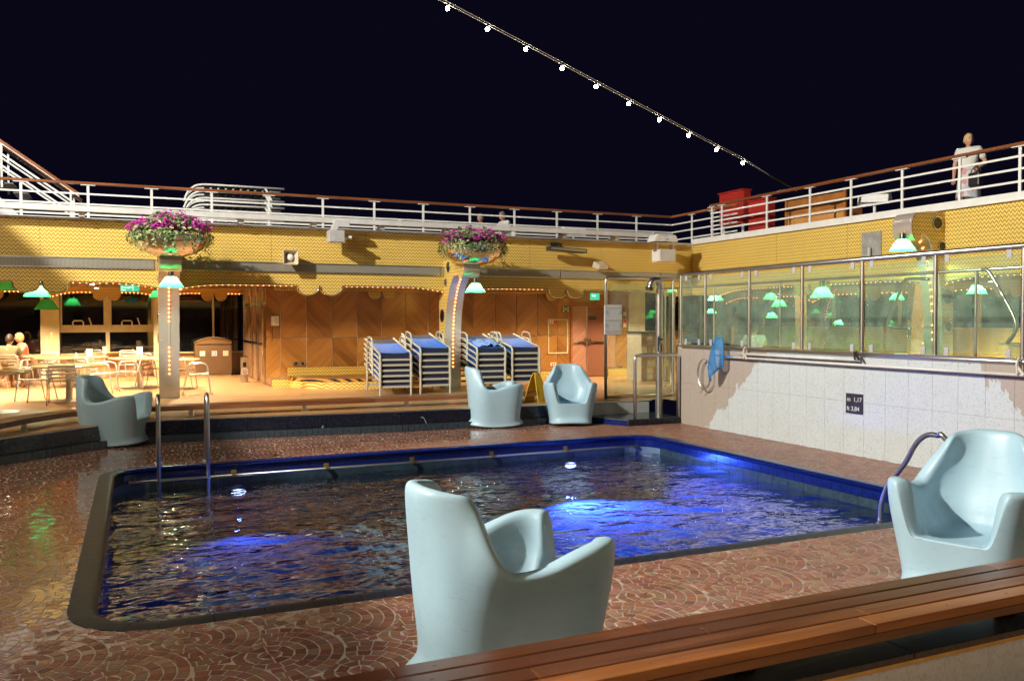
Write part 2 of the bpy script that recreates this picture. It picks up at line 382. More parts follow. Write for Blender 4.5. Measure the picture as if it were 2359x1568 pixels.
    wet = t.node('ShaderNodeClamp'); t.l(t.m('ADD', t.m('SUBTRACT', .95, t.m('MULTIPLY', x[0], .30)), t.m('ADD', t.m('MULTIPLY', t.m('MAXIMUM', t.m('SUBTRACT', x[1], 11.5), 0), .8), t.m('MULTIPLY', t.m('SUBTRACT', nb, .5), 2.4))), wet.inputs[0])
    t.set(Roughness=t.m('SUBTRACT', .34, t.m('MULTIPLY', wet.outputs[0], .24)), Coat_Weight=t.m('MULTIPLY', wet.outputs[0], .8), Coat_Roughness=.05)
    t.bump(t.m('ADD', t.noise(p, 9, 3), t.m('MULTIPLY', n, .2)), .22, .012); M['stone'] = t.mat
    # mosaic wall: white mound with pale blue flecks, tan surround with stepped edge
    t = NT('white_mosaic_wall'); p, x = t.pos(); m = t.m; q = .016
    yy = m('MULTIPLY', m('FLOOR', m('DIVIDE', x[1], q)), q); xx = m('MULTIPLY', m('FLOOR', m('DIVIDE', x[0], q)), q); zz = m('MULTIPLY', m('FLOOR', m('DIVIDE', x[2], q)), q)
    wn = t.node('ShaderNodeTexWhiteNoise', noise_dimensions='2D'); t.l(t.comb(m('ADD', yy, xx), zz, 0), wn.inputs['Vector'])
    cl = t.noise(t.comb(m('MULTIPLY', m('ADD', yy, xx), 9), m('MULTIPLY', zz, 1.2), 0), 1.0, 2)
    y4 = m('MULTIPLY', m('FLOOR', m('DIVIDE', x[1], .05)), .05)
    st = t.noise(t.comb(m('MULTIPLY', y4, 4.0), 0, 0), 1.0, 3, .7)
    hw = m('ADD', m('ADD', 1.72, m('MULTIPLY', m('SUBTRACT', 1.1, zz), 1.15)), m('MULTIPLY', m('SUBTRACT', st, .5), 1.1))
    tan = m('MULTIPLY', m('GREATER_THAN', m('ABSOLUTE', m('SUBTRACT', yy, 8.80)), hw), m('GREATER_THAN', yy, 3.0))
    fleck = m('GREATER_THAN', m('ADD', wn.outputs['Value'], m('MULTIPLY', cl, .35)), 1.06)
    wc = t.mix(fleck, (.55, .60, .63), (.43, .49, .54)); tc = t.mix(m('MULTIPLY', wn.outputs['Value'], .35), (.42, .365, .32), (.35, .30, .26))
    sp = t.noise(p, 1.3, 4); c = t.mix(tan, wc, tc); c = t.mix(m('MULTIPLY', m('MAXIMUM', m('SUBTRACT', sp, .5), 0), .6), c, (.4, .38, .33))
    t.set(Base_Color=c, Roughness=m('ADD', .22, m('MULTIPLY', wn.outputs['Value'], .2))); M['mosaic'] = t.mat
    # ventilation grille stripes are fine relief on a grey metal strip
    t = NT('fluted_grille'); p, x = t.pos(); fr = t.m('FRACT', t.m('DIVIDE', t.m('ADD', x[0], x[1]), .022)); g = t.m('LESS_THAN', fr, .5)
    t.set(Base_Color=t.mix(g, (.42, .40, .34), (.16, .15, .125)), Roughness=.4, Metallic=.3); t.bump(g, .6, .01); M['grille'] = t.mat
    # flowered skirt
    t = NT('red_print_skirt'); p, x = t.obj(); v = t.node('ShaderNodeTexVoronoi'); v.inputs['Scale'].default_value = 11; t.l(p, v.inputs['Vector'])
    t.set(Base_Color=t.ramp(v.outputs['Color'], [(0, (.65, .6, .58)), (.42, (.6, .3, .3)), (.55, (.55, .08, .07)), (.7, (.45, .5, .55))], True), Roughness=.85); M['skirt'] = t.mat
    # hazard trim
    t = NT('black_orange_stripes'); p, x = t.pos(); fr = t.m('FRACT', t.m('DIVIDE', t.m('ADD', t.m('ADD', x[0], x[1]), t.m('MULTIPLY', x[2], 1.2)), .17))
    t.set(Base_Color=t.mix(t.m('LESS_THAN', fr, .5), (.62, .26, .04), (.02, .015, .012)), Roughness=.35); M['hazard'] = t.mat
mk_mats()
# ================================================================ THE SETTING
ZP, ZW = -0.35, -0.62            # pool deck, water level (cafe deck is 0)
YF, XR = 18.4, 13.4              # fascia planes: far side, right-hand side
def struct(mb, name, mat, parent=None, **kw):
    o = mb.build(name, mat, parent, **kw)
    if parent is None: o['kind'] = 'structure'
    return o
LEDGE = [(-2.6, 3.4), (-2.6, 11.4), (-2.25, 12.3), (-1.67, 13.02), (-1.19, 13.42), (-.78, 13.82), (-.3, 14.18), (.22, 14.34), (1.5, 14.28), (4.2, 14.02), (6.4, 13.97), (9.18, 13.92)]
mb = MB()
out = [(-9, 2.2), (-9, 27.4), (20, 27.4), (20, 2.2), (9.5, 2.2), (9.5, 13.92)]
poly = [(x, y, 0) for x, y in out]+[(x, y, 0) for x, y in LEDGE[::-1]]+[(-2.6, 2.2, 0)]
mb.add(poly, [tuple(range(len(poly)))])
struct(mb, 'cafe_deck', MT['deck'])
# lower walkway on the camera's side
mb = MB(); mb.add([(-2.6, -6, ZP), (9.5, -6, ZP), (9.5, 2.83, ZP), (-2.6, 2.83, ZP)], [(0,1,2,3)])
struct(mb, 'walkway', MT['deck'])

# ledge riser along the far and left edge: big navy slabs, steel nosing, a row of small gutter tiles
def path_len(p): return [0]+[0 for _ in p]
def resample(pts, step):
    pts = [Vector((*p, 0)) for p in pts]; L = [0]
    for a, b in zip(pts, pts[1:]): L.append(L[-1]+(b-a).length)
    n = max(1, round(L[-1]/step)); out = []; j = 0
    for i in range(n+1):
        t = L[-1]*i/n
        while j < len(L)-2 and L[j+1] < t: j += 1
        out.append(pts[j].lerp(pts[j+1], (t-L[j])/(L[j+1]-L[j])))
    return out
riser = thing('ledge_riser', 'dark tiled step between the cafe deck and the pool paving', 'step', (0, 14, ZP), kind='structure')
RP = resample(LEDGE[1:], .62)
def nrm(a, b):
    d = (b-a).normalized(); return Vector((d.y, -d.x, 0))
mb = MB(); 
for a, b in zip(RP, RP[1:]):
    n = nrm(a, b); mb.bar(a-n*.02+Vector((0,0,-.18)), b-n*.02+Vector((0,0,-.18)), .03, .34)
mb.build('backing', MT['black'], riser)
for a, b in zip(RP, RP[1:]):
    n = nrm(a, b); d = (b-a).normalized()*.004
    MB().bar(a+d+n*.01+Vector((0,0,-.125)), b-d+n*.01+Vector((0,0,-.125)), .02, .2).build('slab', MT['navytile'], riser)
mb = MB(); mb.tube([p+nrm(RP[max(0, i-1)], RP[max(1, i)])*.012+Vector((0,0,-.012)) for i, p in enumerate(RP)], .014, 6); mb.build('nosing', MT['steel'], riser, True)
RT = resample(LEDGE[2:], .1)
for i, (a, b) in enumerate(zip(RT, RT[1:])):
    n = nrm(a, b); d = (b-a).normalized()*.003
    MB().bar(a+d+n*.06+Vector((0,0,-.291)), b-d+n*.06+Vector((0,0,-.291)), .1, .11).build('gutter_tile', MT['slate'], riser)

# ---- pool deck base (grout bed) with pool hole, and fan paving
PX0, PX1, PY0, PY1, PR = -.28, 7.72, 5.76, 11.86, .42
def rrect(x0, x1, y0, y1, r, n=7):
    p = []
    for cx, cyy, a0 in ((x1-r, y1-r, 0), (x0+r, y1-r, 90), (x0+r, y0+r, 180), (x1-r, y0+r, 270)):
        for i in range(n+1):
            a = R(a0+90*i/n); p.append(Vector((cx+r*math.cos(a), cyy+r*math.sin(a), 0)))
    return p
inner = rrect(PX0-.15, PX1+.15, PY0-.15, PY1+.15, PR+.15)
outer = [(-2.62, 2.9), (9.28, 2.9), (9.28, 14.4), (-.4, 14.4), (-2.62, 12.2)]
import bmesh
bm = bmesh.new()
ov = [bm.verts.new((x, y, ZP-.0022)) for x, y in outer]; iv = [bm.verts.new((p.x, p.y, ZP-.0022)) for p in inner]
es = [bm.edges.new((ov[i], ov[(i+1) % len(ov)])) for i in range(len(ov))]+[bm.edges.new((iv[i], iv[(i+1) % len(iv)])) for i in range(len(iv))]
bmesh.ops.triangle_fill(bm, use_beauty=True, edges=es)
for f in bm.faces:
    if f.normal.z < 0: f.normal_flip()
me = bpy.data.meshes.new('pool_deck'); bm.to_mesh(me); bm.free(); me.materials.append(MT['grout'])
pool_deck = bpy.data.objects.new('pool_deck', me); link(pool_deck); pool_deck['kind'] = 'structure'; ORG[pool_deck.name] = Vector()
def in_poly(x, y, P):
    c = False; j = len(P)-1
    for i in range(len(P)):
        xi, yi = P[i][0], P[i][1]; xj, yj = P[j][0], P[j][1]
        if (yi > y) != (yj > y) and x < (xj-xi)*(y-yi)/(yj-yi)+xi: c = not c
        j = i
    return c
AREA = [(-2.55, 3.4), (9.19, 3.4), (9.19, 13.85)]+[(x, y-.1) for x, y in LEDGE[::-1][1:-1]]
RF, NR = .42, 6                     # fan radius, rings of stones per fan
rw = RF/NR; tiles = []
TONES = [(.34,.145,.088), (.30,.115,.073), (.37,.175,.11), (.40,.22,.155), (.25,.09,.056), (.34,.17,.12), (.42,.25,.18), (.20,.065,.045)]
inr = [(p.x, p.y) for p in inner]
for ix in range(-8, 25):
    for iy in range(0, 20):
        cx = ix*RF-1; cyy = 2.4+iy*2*RF+(ix % 2)*RF
        cov = [(cx-RF, cyy-RF), (cx-RF, cyy+RF), (cx-2*RF, cyy), (cx-2*RF, cyy-2*RF), (cx-2*RF, cyy+2*RF)]
        for k in range(NR):
            r0 = k*rw; r1 = r0+rw; nt = max(4, round(2*math.pi*(r0+rw/2)/.082)); off = random.random()
            for j in range(nt):
                a0 = 2*math.pi*(j+off)/nt; a1 = 2*math.pi*(j+1+off)/nt; am = (a0+a1)/2; rm = (r0+r1)/2
                x, y = cx+rm*math.cos(am), cyy+rm*math.sin(am)
                if any((x-u)**2+(y-v)**2 < (RF-.012)**2 for u, v in cov): continue
                if not in_poly(x, y, AREA) or in_poly(x, y, inr): continue
                g = .0036; q = []
                for rr, aa in ((max(.006, r0+g), a0+g/max(rm, .03)), (r1-g, a0+g/max(rm, .03)), (r1-g, a1-g/max(rm, .03)), (max(.006, r0+g), a1-g/max(rm, .03))):
                    px, py = cx+rr*math.cos(aa), cyy+rr*math.sin(aa)
                    for u, v in cov:
                        d = math.hypot(px-u, py-v)
                        if d < RF+.004: px = u+(px-u)/d*(RF+.004); py = v+(py-v)/d*(RF+.004)
                    q.append((px, py))
                ar = abs(sum(q[i][0]*q[(i+1) % 4][1]-q[(i+1) % 4][0]*q[i][1] for i in range(4)))/2
                if ar < .0008: continue
                tiles.append((x, y, q))
def tile_geo(q, h, tx, ty):
    mx = sum(p[0] for p in q)/4; my = sum(p[1] for p in q)/4
    top = [(mx+(p[0]-mx)*.965, my+(p[1]-my)*.965, ZP+h+(p[0]-mx)*tx+(p[1]-my)*ty) for p in q]
    low = [(p[0], p[1], ZP-.0125) for p in q]
    return top+low, [(0,1,2,3), (0,4,5,1), (1,5,6,2), (2,6,7,3), (3,7,4,0)]
def tone_mesh(name, vs, fs, cols):
    me = bpy.data.meshes.new(name); me.from_pydata(vs, [], fs); me.materials.append(MT['stone'])
    at = me.attributes.new('tone', 'FLOAT_COLOR', 'FACE'); flat = [c for col in cols for c in (*col, 1.0)]
    at.data.foreach_set('color', flat); me.update()
    import bmesh as B
    b = B.new(); b.from_mesh(me); B.ops.recalc_face_normals(b, faces=b.faces); b.to_mesh(me); b.free()
    return me
def cam_uv(p):
    d = Vector(p)-Vector((0,0,EYE)); w = d.dot(_f); return 1179.5+FPX*d.dot(_r2)/w, 784-FPX*d.dot(_u2)/w
vis = []
for i, (x, y, q) in enumerate(tiles):
    u, v = cam_uv((x, y, ZP))
    if -5 < u < 2364 and v < 1570 and y > 3.95+.0*x: vis.append((x*x+y*y, i))
vis.sort(); near = set(i for _, i in vis[:300])
vs, fs, cols = [], [], []
for i, (x, y, q) in enumerate(tiles):
    h = random.uniform(-.0003, .0012); n = noise.noise(Vector((x*.7, y*.7, 3)))
    c = random.choice(TONES); c = tuple(.6*a_+.4*b_ for a_, b_ in zip(c, (.32, .145, .093))); sh = 1+.25*n; c = tuple(v*sh*random.uniform(.85, 1.15) for v in c)
    V, F = tile_geo(q, h, random.uniform(-.012, .012), random.uniform(-.012, .012))
    if i in near:
        ob = bpy.data.objects.new('paving_stone', tone_mesh('paving_stone', V, F, [c]*5)); link(ob, pool_deck)
    else:
        b = len(vs); vs += V; fs += [tuple(k+b for k in f) for f in F]; cols += [c]*5
ob = bpy.data.objects.new('paving', tone_mesh('paving', vs, fs, cols)); link(ob, pool_deck); ob['kind'] = 'stuff'

# ---- pool
pool = thing('swimming_pool', 'rectangular tiled swimming pool with cobalt edging and rounded corners', 'pool', (3.7, 8.8, ZW-1.1))
ip = rrect(PX0, PX1, PY0, PY1, PR)
mb = MB(); n = len(ip)
mb.add([(p.x, p.y, ZP-.172) for p in ip]+[(p.x, p.y, ZW-.72) for p in ip], [(i, (i+1) % n, (i+1) % n+n, i+n) for i in range(n)])
mb.build('basin', MT['poolwall'], pool)
mb = MB(); mb.add([(p.x, p.y, ZW-.70) for p in ip], [tuple(range(n))]); mb.build('floor', MT['poolfloor'], pool)
cp = rrect(PX0, PX1, PY0, PY1, PR, 10)
cpl = resample([(p.x, p.y) for p in cp]+[(cp[0].x, cp[0].y)], .16)
PROF = [(.155, ZP-.02), (.15, ZP+.001), (.06, ZP+.005), (.02, ZP+.006), (-.012, ZP+.0), (-.03, ZP-.018), (-.02, ZP-.045), (0, ZP-.06), (0, ZP-.16)]
for a, b in zip(cpl, cpl[1:]):
    d = (b-a).normalized()*.002
    def off(p, o):
        # outward direction of the rounded rectangle at p
        qx = min(max(p.x, PX0+PR), PX1-PR); qy = min(max(p.y, PY0+PR), PY1-PR); v = Vector((p.x-qx, p.y-qy, 0))
        return p+v.normalized()*o if v.length > 1e-6 else p
    va = [off(a+d, o)+Vector((0,0,z)) for o, z in PROF]; vb = [off(b-d, o)+Vector((0,0,z)) for o, z in PROF]; k = len(PROF)
    MB().add(va+vb, [(i, i+1, k+i+1, k+i) for i in range(k-1)]).build('coping_tile', MT['edge' if (a.x < PX0+.3 or a.y < PY0+.3) and b.y < PY1-.2 else 'bluetile'], pool, 50)
# wall tiles above the water on the sides one can see
for row in range(2):
    z1 = ZP-.163-row*.13; z0 = z1-.126
    for i in range(18):
        y = PY0+PR+i*.292
        MB().box(PX1-.008, PX1+.01, y+.002, y+.29, z0, z1).build('wall_tile', MT['pooltile'], pool)
    for i in range(24):
        x = PX0+PR+i*.298
        MB().box(x+.002, x+.296, PY1-.008, PY1+.01, z0, z1).build('wall_tile', MT['pooltile'], pool)
    for i in range(18):
        y = PY0+PR+i*.292
        MB().box(PX0-.01, PX0+.008, y+.002, y+.29, z0, z1).build('wall_tile', MT['pooltile'], pool)
# handrail on the far wall
hr = MB(); hz = ZP-.155; hr.tube([(PX0+.18, PY1-.1, hz), (PX1-.35, PY1-.1, hz)], .019, 10); hr.build('grab_rail', MT['steel'], pool, True)
for u in (306, 540, 755, 954, 1138, 1309, 1464):
    x = PY(u, 1060, PY1-.1).x
    MB().box(x-.035, x+.035, PY1-.13, PY1+.002, hz-.013, hz+.013).box(x-.035, x+.035, PY1-.006, PY1+.003, hz-.06, hz+.06).build('rail_bracket', MT['brass'], pool, bevel=.004)
# water sheet with real ripples
wn_, wm_ = 150, 116
mb = MB(); vs = []; fs = []
for j in range(wm_+1):
    for i in range(wn_+1):
        x = PX0+(PX1-PX0)*i/wn_; y = PY0+(PY1-PY0)*j/wm_
        h = .013*noise.noise(Vector((x*1.4, y*2.2, 0)))+.007*noise.noise(Vector((x*3.4, y*4.4, 5)))
        vs.append((x, y, ZW+h))
for j in range(wm_):
    for i in range(wn_): fs.append((j*(wn_+1)+i, j*(wn_+1)+i+1, (j+1)*(wn_+1)+i+1, (j+1)*(wn_+1)+i))
mb.add(vs, fs); o = mb.build('pool_water', MT['water'], None, True, fixn=False); o['kind'] = 'structure'
def lamp_light(name, typ, loc, power, col, parent, size=.1, **kw):
    l = bpy.data.lights.new(name, typ); l.energy = power; l.color = col
    if typ in ('POINT', 'SPOT'): l.shadow_soft_size = size
    if typ == 'AREA': l.size = size
    for k, v in kw.items(): setattr(l, k, v)
    o = bpy.data.objects.new(name, l); link(o, parent); o.location = Vector(loc)-(ORG.get(parent.name, Vector()) if parent else Vector()); return o
for u, v, pw, lab in ((1312, 1074, 1900, 'bright blue underwater lamp in the pool wall towards the shower'), (549, 1128, 110, 'small blue underwater lamp beside the tall pool ladder')):
    x = PY(u, v, PY1).x; z = ZW-.13
    t = thing('pool_lamp', lab, 'pool lamp', (x, PY1-.03, z))
    MB().cyl((x, PY1+.01, z), (x, PY1-.03, z), .10, .10, 20).build('housing', MT['steel'], t)
    b_ = MB(); b_.add([(x+.095*math.cos(2*math.pi*i/20), PY1-.043, z+.042*math.sin(2*math.pi*i/20)) for i in range(20)], [tuple(range(20))]); b_.build('lens', MT['poollamp'], t)
    gl_ = lamp_light('glow', 'SPOT', (x, PY1-.06, z), pw, (.05, .12, 1.0), t, .08, spot_size=R(128), spot_blend=.8)
    gl_.rotation_euler = Vector((.15, -1, -.58)).to_track_quat('-Z', 'Y').to_euler()

# ---- near ledge (foreground) with granite top and mosaic face
nl = thing('near_ledge', 'dark granite ledge on a speckled mosaic wall under the foreground bench', 'ledge', (3, 3.1, ZP), kind='structure')
for i in range(8):
    x = -2.6+i*1.475
    MB().box(x+.002, x+1.473, 2.80, 3.4, -.035, 0).build('granite_slab', MT['granite'], nl, bevel=.004)
MB().box(-2.6, 9.2, 2.832, 3.38, ZP-.4, -.036).build('mosaic_face', MT['mosaic'], nl)
MB().box(-2.6, 9.2, 2.815, 2.833, -.06, -.036).build('trim', MT['brass'], nl)
# ---- long bench in the foreground: four planks, butt joints, short brass feet
fb = thing('wooden_bench', 'long varnished plank bench on the dark granite ledge, four planks wide', 'bench', (3, 3.0, 0))
BT = .185; y0 = 2.765
xs_j = [[-2.4, .3, 3.02, 6.1, 9.1], [-2.4, 1.4, 3.10, 5.2, 9.1], [-2.4, -.4, 2.28, 4.9, 9.1], [-2.4, .9, 2.05, 4.3, 9.1]]
for k in range(4):
    ya = y0+k*.112
    for a, b in zip(xs_j[k], xs_j[k][1:]):
        MB().box(a+.0015, b-.0015, ya+.004, ya+.108, BT-.045, BT).build('plank', MT['bench'], fb, bevel=.006)
MB().box(-2.4, 9.1, y0+.006, y0+.04, BT-.085, BT-.046).build('front_rail', MT['bench'], fb)
MB().box(-2.4, 9.1, y0+.40, y0+.44, BT-.085, BT-.046).build('back_rail', MT['bench'], fb)
for k in range(4):
    for x in [0.6+.42*i for i in range(11)]:
        MB().cyl((x+.05*(k % 2), y0+k*.112+.056, BT-.004), (x+.05*(k % 2), y0+k*.112+.056, BT+.0012), .0075, .0075, 10).build('screw_plug', MT['brown'], fb)
for u, v in ((700, 1700), (1733, 1545), (2322, 1408)):
    g = G(u, v, .01); x = g.x
    MB().cyl((x, 3.02, 0), (x, 3.02, BT-.086), .028, .028, 14).cyl((x, 3.02, 0), (x, 3.02, .018), .075, .07, 18).build('foot', MT['brass'], fb, 40)
# ---- far bench following the ledge
bp_ = resample([(-2.15, 12.2), (-1.75, 12.9), (-1.35, 13.75), (-.9, 14.35), (-.3, 14.56), (.23, 14.6), (2.6, 14.56), (5.5, 14.56), (8.1, 14.56)], .3)
fb2 = thing('wooden_bench', 'long low dark wooden bench along the far pool ledge, curving at one end', 'bench', (3, 14.6, 0))
for k in range(3):
    for s in range(0, len(bp_)-1, 6):
        seg = bp_[s:s+7]; mb = MB(); vs = []
        for i, p in enumerate(seg):
            a = bp_[max(0, s+i-1)]; b = bp_[min(len(bp_)-1, s+i+1)]; n = -nrm(a, b)
            for o, z in ((k*.125+.003, .105), (k*.125+.122, .105), (k*.125+.122, .18), (k*.125+.003, .18)): vs.append(p+n*o+Vector((0,0,z)))
        fs = []
        for i in range(len(seg)-1):
            for j in range(4): fs.append((i*4+j, i*4+(j+1) % 4, (i+1)*4+(j+1) % 4, (i+1)*4+j))
        fs += [(0,1,2,3), tuple(len(vs)-4+j for j in (3,2,1,0))]
        mb.add(vs, fs).build('plank', MT['bench_far'], fb2)
for x in (-1.45, -.55, .75, 2.55, 4.35, 6.15, 7.9):
    b = min(bp_, key=lambda p: abs(p.x-x)); MB().box(b.x-.03, b.x+.03, b.y+.09, b.y+.15, .01, .104).box(b.x-.06, b.x+.06, b.y+.06, b.y+.18, .0, .012).build('foot', MT['steel'], fb2)

# ================================================================ FAR FACADE
def bay(a, b, zf=2.31, zl=2.17, sc=True, cs=1.0, hw=.5, c=None, ax=None):
    # lower edge of a scalloped fascia between two columns, as (x, z)
    c = (a+b)/2 if c is None else c; p = []
    for i in range(9):
        t = i/8; p.append((a+cs*t, zl+(zf-zl)*(1-(1-t)**2)))
    if sc:
        p.append((c-hw, zf))
        r = hw/2-.02
        for cc in (c-hw/2, c+hw/2):
            for i in range(9):
                th = math.pi*(1-i/8); p.append((cc+r*math.cos(th), zf-.02-abs(math.sin(th))**.8*.19))
            p.append((cc+hw/2 if cc < c else c+hw, zf))
    for i in range(9):
        t = 1-i/8; p.append((b-cs*t, zl+(zf-zl)*(1-(1-t)**2)))
    return p
def fascia(name, label, edges, plane, axis, thick, ztop, trim_mat, mat, parent_loc, extra=None):
    t = thing(name, label, 'fascia', parent_loc)
    def P3(h, z, o): return (h, plane+o, z) if axis == 'x' else (plane+o, h, z)
    for e in edges:
        # split into slices so the concave outline stays clean
        mb = MB()
        for (h0, z0), (h1, z1) in zip(e, e[1:]):
            if abs(h1-h0) < 1e-5: continue
            q = [P3(h0, z0, 0), P3(h1, z1, 0), P3(h1, ztop, 0), P3(h0, ztop, 0)]; q2 = [P3(h0, z0, thick), P3(h1, z1, thick), P3(h1, ztop, thick), P3(h0, ztop, thick)]
            b = len(mb.v); mb.add(q+q2, [(0,1,2,3), (7,6,5,4), (0,4,5,1), (3,2,6,7)])
        mb.build('mosaic_panel', mat, t)
        if abs(thick) > .1:
            h0, h1 = min(e[0][0], e[-1][0]), max(e[0][0], e[-1][0]); nj = max(1, round((h1-h0)/2.0))
            for q_ in range(1, nj):
                h = h0+(h1-h0)*q_/nj; a_, b_ = P3(h-.003, 2.80, -.002), P3(h+.003, ztop-.01, .0); MB().box(a_[0], b_[0], a_[1], b_[1], a_[2], b_[2]).build('panel_joint', MT['brown'], t)
        mb = MB(); mb.tube([P3(h, z-.004, -.008 if thick > 0 else .008) for h, z in e], .014, 6); mb.build('edge_trim', trim_mat, t, True)
    return t
COLX = [-3.9, .62, 6.69, 12.66]
edges = []
for a, b in zip(COLX, COLX[1:]):
    edges.append(bay(a, b, cs=1.15, c=(-1.63 if a < 0 else None)))
edges.insert(0, [(-9, 2.2), (-3.9, 2.17)]); edges.append([(12.66, 2.17), (13.395, 2.2)])
ZFT = 3.50
fascia('mosaic_fascia', 'yellow zigzag mosaic fascia with scalloped arches facing the pool', edges, YF, 'x', .14, ZFT, MT['chrome'], MT['chev'], (4, YF, 2.2))
# grille strip
gs = thing('vent_strip', 'long grey fluted ventilation strip across the yellow mosaic fascia', 'vent', (4, YF, 2.6))
for a, b in zip([-9, .40, 3.58, 6.45, 9.5, 12.4], [.36, 3.56, 6.40, 9.48, 12.38, 13.1]):
    MB().box(a, b, YF-.025, YF-.002, 2.60, 2.76).build('grille', MT['grille'], gs)
    MB().box(a, b, YF-.036, YF-.003, 2.762, 2.785).box(a, b, YF-.036, YF-.003, 2.575, 2.598).build('frame', MT['steel'], gs)
# gutter, deck slab, soffit
mb = MB(); mb.box(-9, 13.2, YF-.06, YF+.16, ZFT, ZFT+.04); struct(mb, 'gutter', MT['lightgrey'])
mb = MB(); mb.box(-12, 20, YF+.17, 27.6, 3.46, 3.58); mb.box(XR+.17, 20, 2, YF+.165, 3.46, 3.58); struct(mb, 'upper_deck', MT['lightgrey'])
soff = MB().add([(-9, YF+.13, 2.52), (20, YF+.13, 2.52), (20, 27.4, 2.52), (-9, 27.4, 2.52)], [(0,1,2,3)]).add([(XR+.13, 2, 2.518), (20, 2, 2.518), (20, YF+.13, 2.518), (XR+.13, YF+.13, 2.518)], [(0,1,2,3)]).build('soffit', MT['darkplastic'])
soff['kind'] = 'structure'; ORG[soff.name] = Vector()
for i in range(62):       # slats of the cafe ceiling
    x = -3.6+i*.105
    MB().box(x, x+.085, YF+.15, 25.6, 2.47, 2.50).build('ceiling_slat', MT['ceil'], soff)
MB().box(2.95, 13.3, YF+.15, 20.28, 2.47, 2.5).build('ceiling_panel', MT['ceil'], soff)
# ---- track beam in front of the gutter
tb = thing('track_beam', 'pale grey steel beam carried along the top of the yellow fascia', 'beam', (4, 18.1, 3.7))
zb1, zb0 = PY(850, 506, 18.1).z, PY(850, 518, 18.1).z
MB().box(-9, 12.55, 18.02, 18.16, zb0, zb1).build('beam', MT['lightgrey'], tb, bevel=.012)
MB().box(-9, 12.4, 18.0, 18.019, zb0-.001, zb0+.025).build('flange', MT['lightgrey'], tb)
for u in (188, 370, 556, 724.6, 881, 1031, 1170.6, 1301.7, 1422.6):
    x = PY(u, 510, 18.1).x
    MB().box(x-.05, x+.05, 18.1, 18.42, ZFT+.045, zb0-.001).build('bracket', MT['lightgrey'], tb)
for u in (920, 1170, 1500):
    x = PY(u, 510, 18.1).x
    MB().box(x-.035, x+.035, 18.012, 18.17, zb0-.006, zb1+.006).build('joint_sleeve', MT['lightgrey'], tb)
# ---- railings
def railing(name, label, pts, ztop, zbase, posts, zmid, teak, zlow=None):
    t = thing(name, label, 'railing', (pts[0][0], pts[0][1], zbase))
    mb = MB()
    for a, b in zip(pts, pts[1:]):
        mb.bar((a[0], a[1], ztop-.03), (b[0], b[1], ztop-.03), .11, .055)
    mb.build('handrail', teak, t, bevel=.015)
    for z in zmid:
        mb = MB()
        for a, b in zip(pts, pts[1:]): mb.bar((a[0], a[1], z), (b[0], b[1], z), .02, .036)
        mb.build('rail', MT['white'], t)
    for (x, y) in posts:
        d = Vector((pts[-1][0]-pts[0][0], pts[-1][1]-pts[0][1], 0)).normalized()
        mb = MB().bar((x, y, zbase), (x, y, ztop-.075), .05, .025, up=(0,1,0)) if abs(d.x) > .5 else MB().bar((x, y, zbase), (x, y, ztop-.075), .025, .05, up=(0,1,0))
        mb.bar(Vector((x, y, ztop-.068))-d*.14, Vector((x, y, ztop-.068))+d*.14, .07, .014); mb.build('post', MT['white'], t)
    return t
px = [-.88+1.237*i for i in range(-4, 12)]
railing('deck_railing', 'white upper deck railing with teak handrail above the yellow fascia and planters', [(-6, 20.05), (13.9, 20.05)], 4.49, 3.58, [(x, 20.05) for x in px], [4.235, 4.02, 3.80], MT['rail_teak'])
ry = [17.7, 17.3, 15.64, 14.26, 13.1, 11.83, 10.59, 9.46, 8.3]
railing('deck_railing', 'white upper deck railing with teak handrail above the glass windscreen', [(13.5, 17.75), (13.5, 6.8)], 4.50, 3.64, [(13.5, y) for y in ry], [4.27, 4.06, 3.85], MT['rail_teak_y'])
railing('deck_railing', 'short railing closing the deck corner behind the red cabinets', [(13.9, 20.05), (13.9, 17.2)], 4.49, 3.58, [(13.9, 19.1), (13.9, 18.2)], [4.235, 4.02, 3.80], MT['rail_teak_y'])
railing('deck_railing', 'distant outer railing across the ship side beyond the seated couple', [(-6, 27.3), (19.5, 27.3)], 4.49, 3.58, [(x*1.24-4, 27.3) for x in range(0, 19)], [4.25, 4.04, 3.82], MT['rail_teak'])
railing('deck_railing', 'distant outer railing on the deck behind the standing woman', [(19.6, 27.3), (19.6, 6.5)], 4.5, 3.58, [(19.6, 7+1.4*i) for i in range(14)], [4.25, 4.04, 3.82], MT['rail_teak_y'])
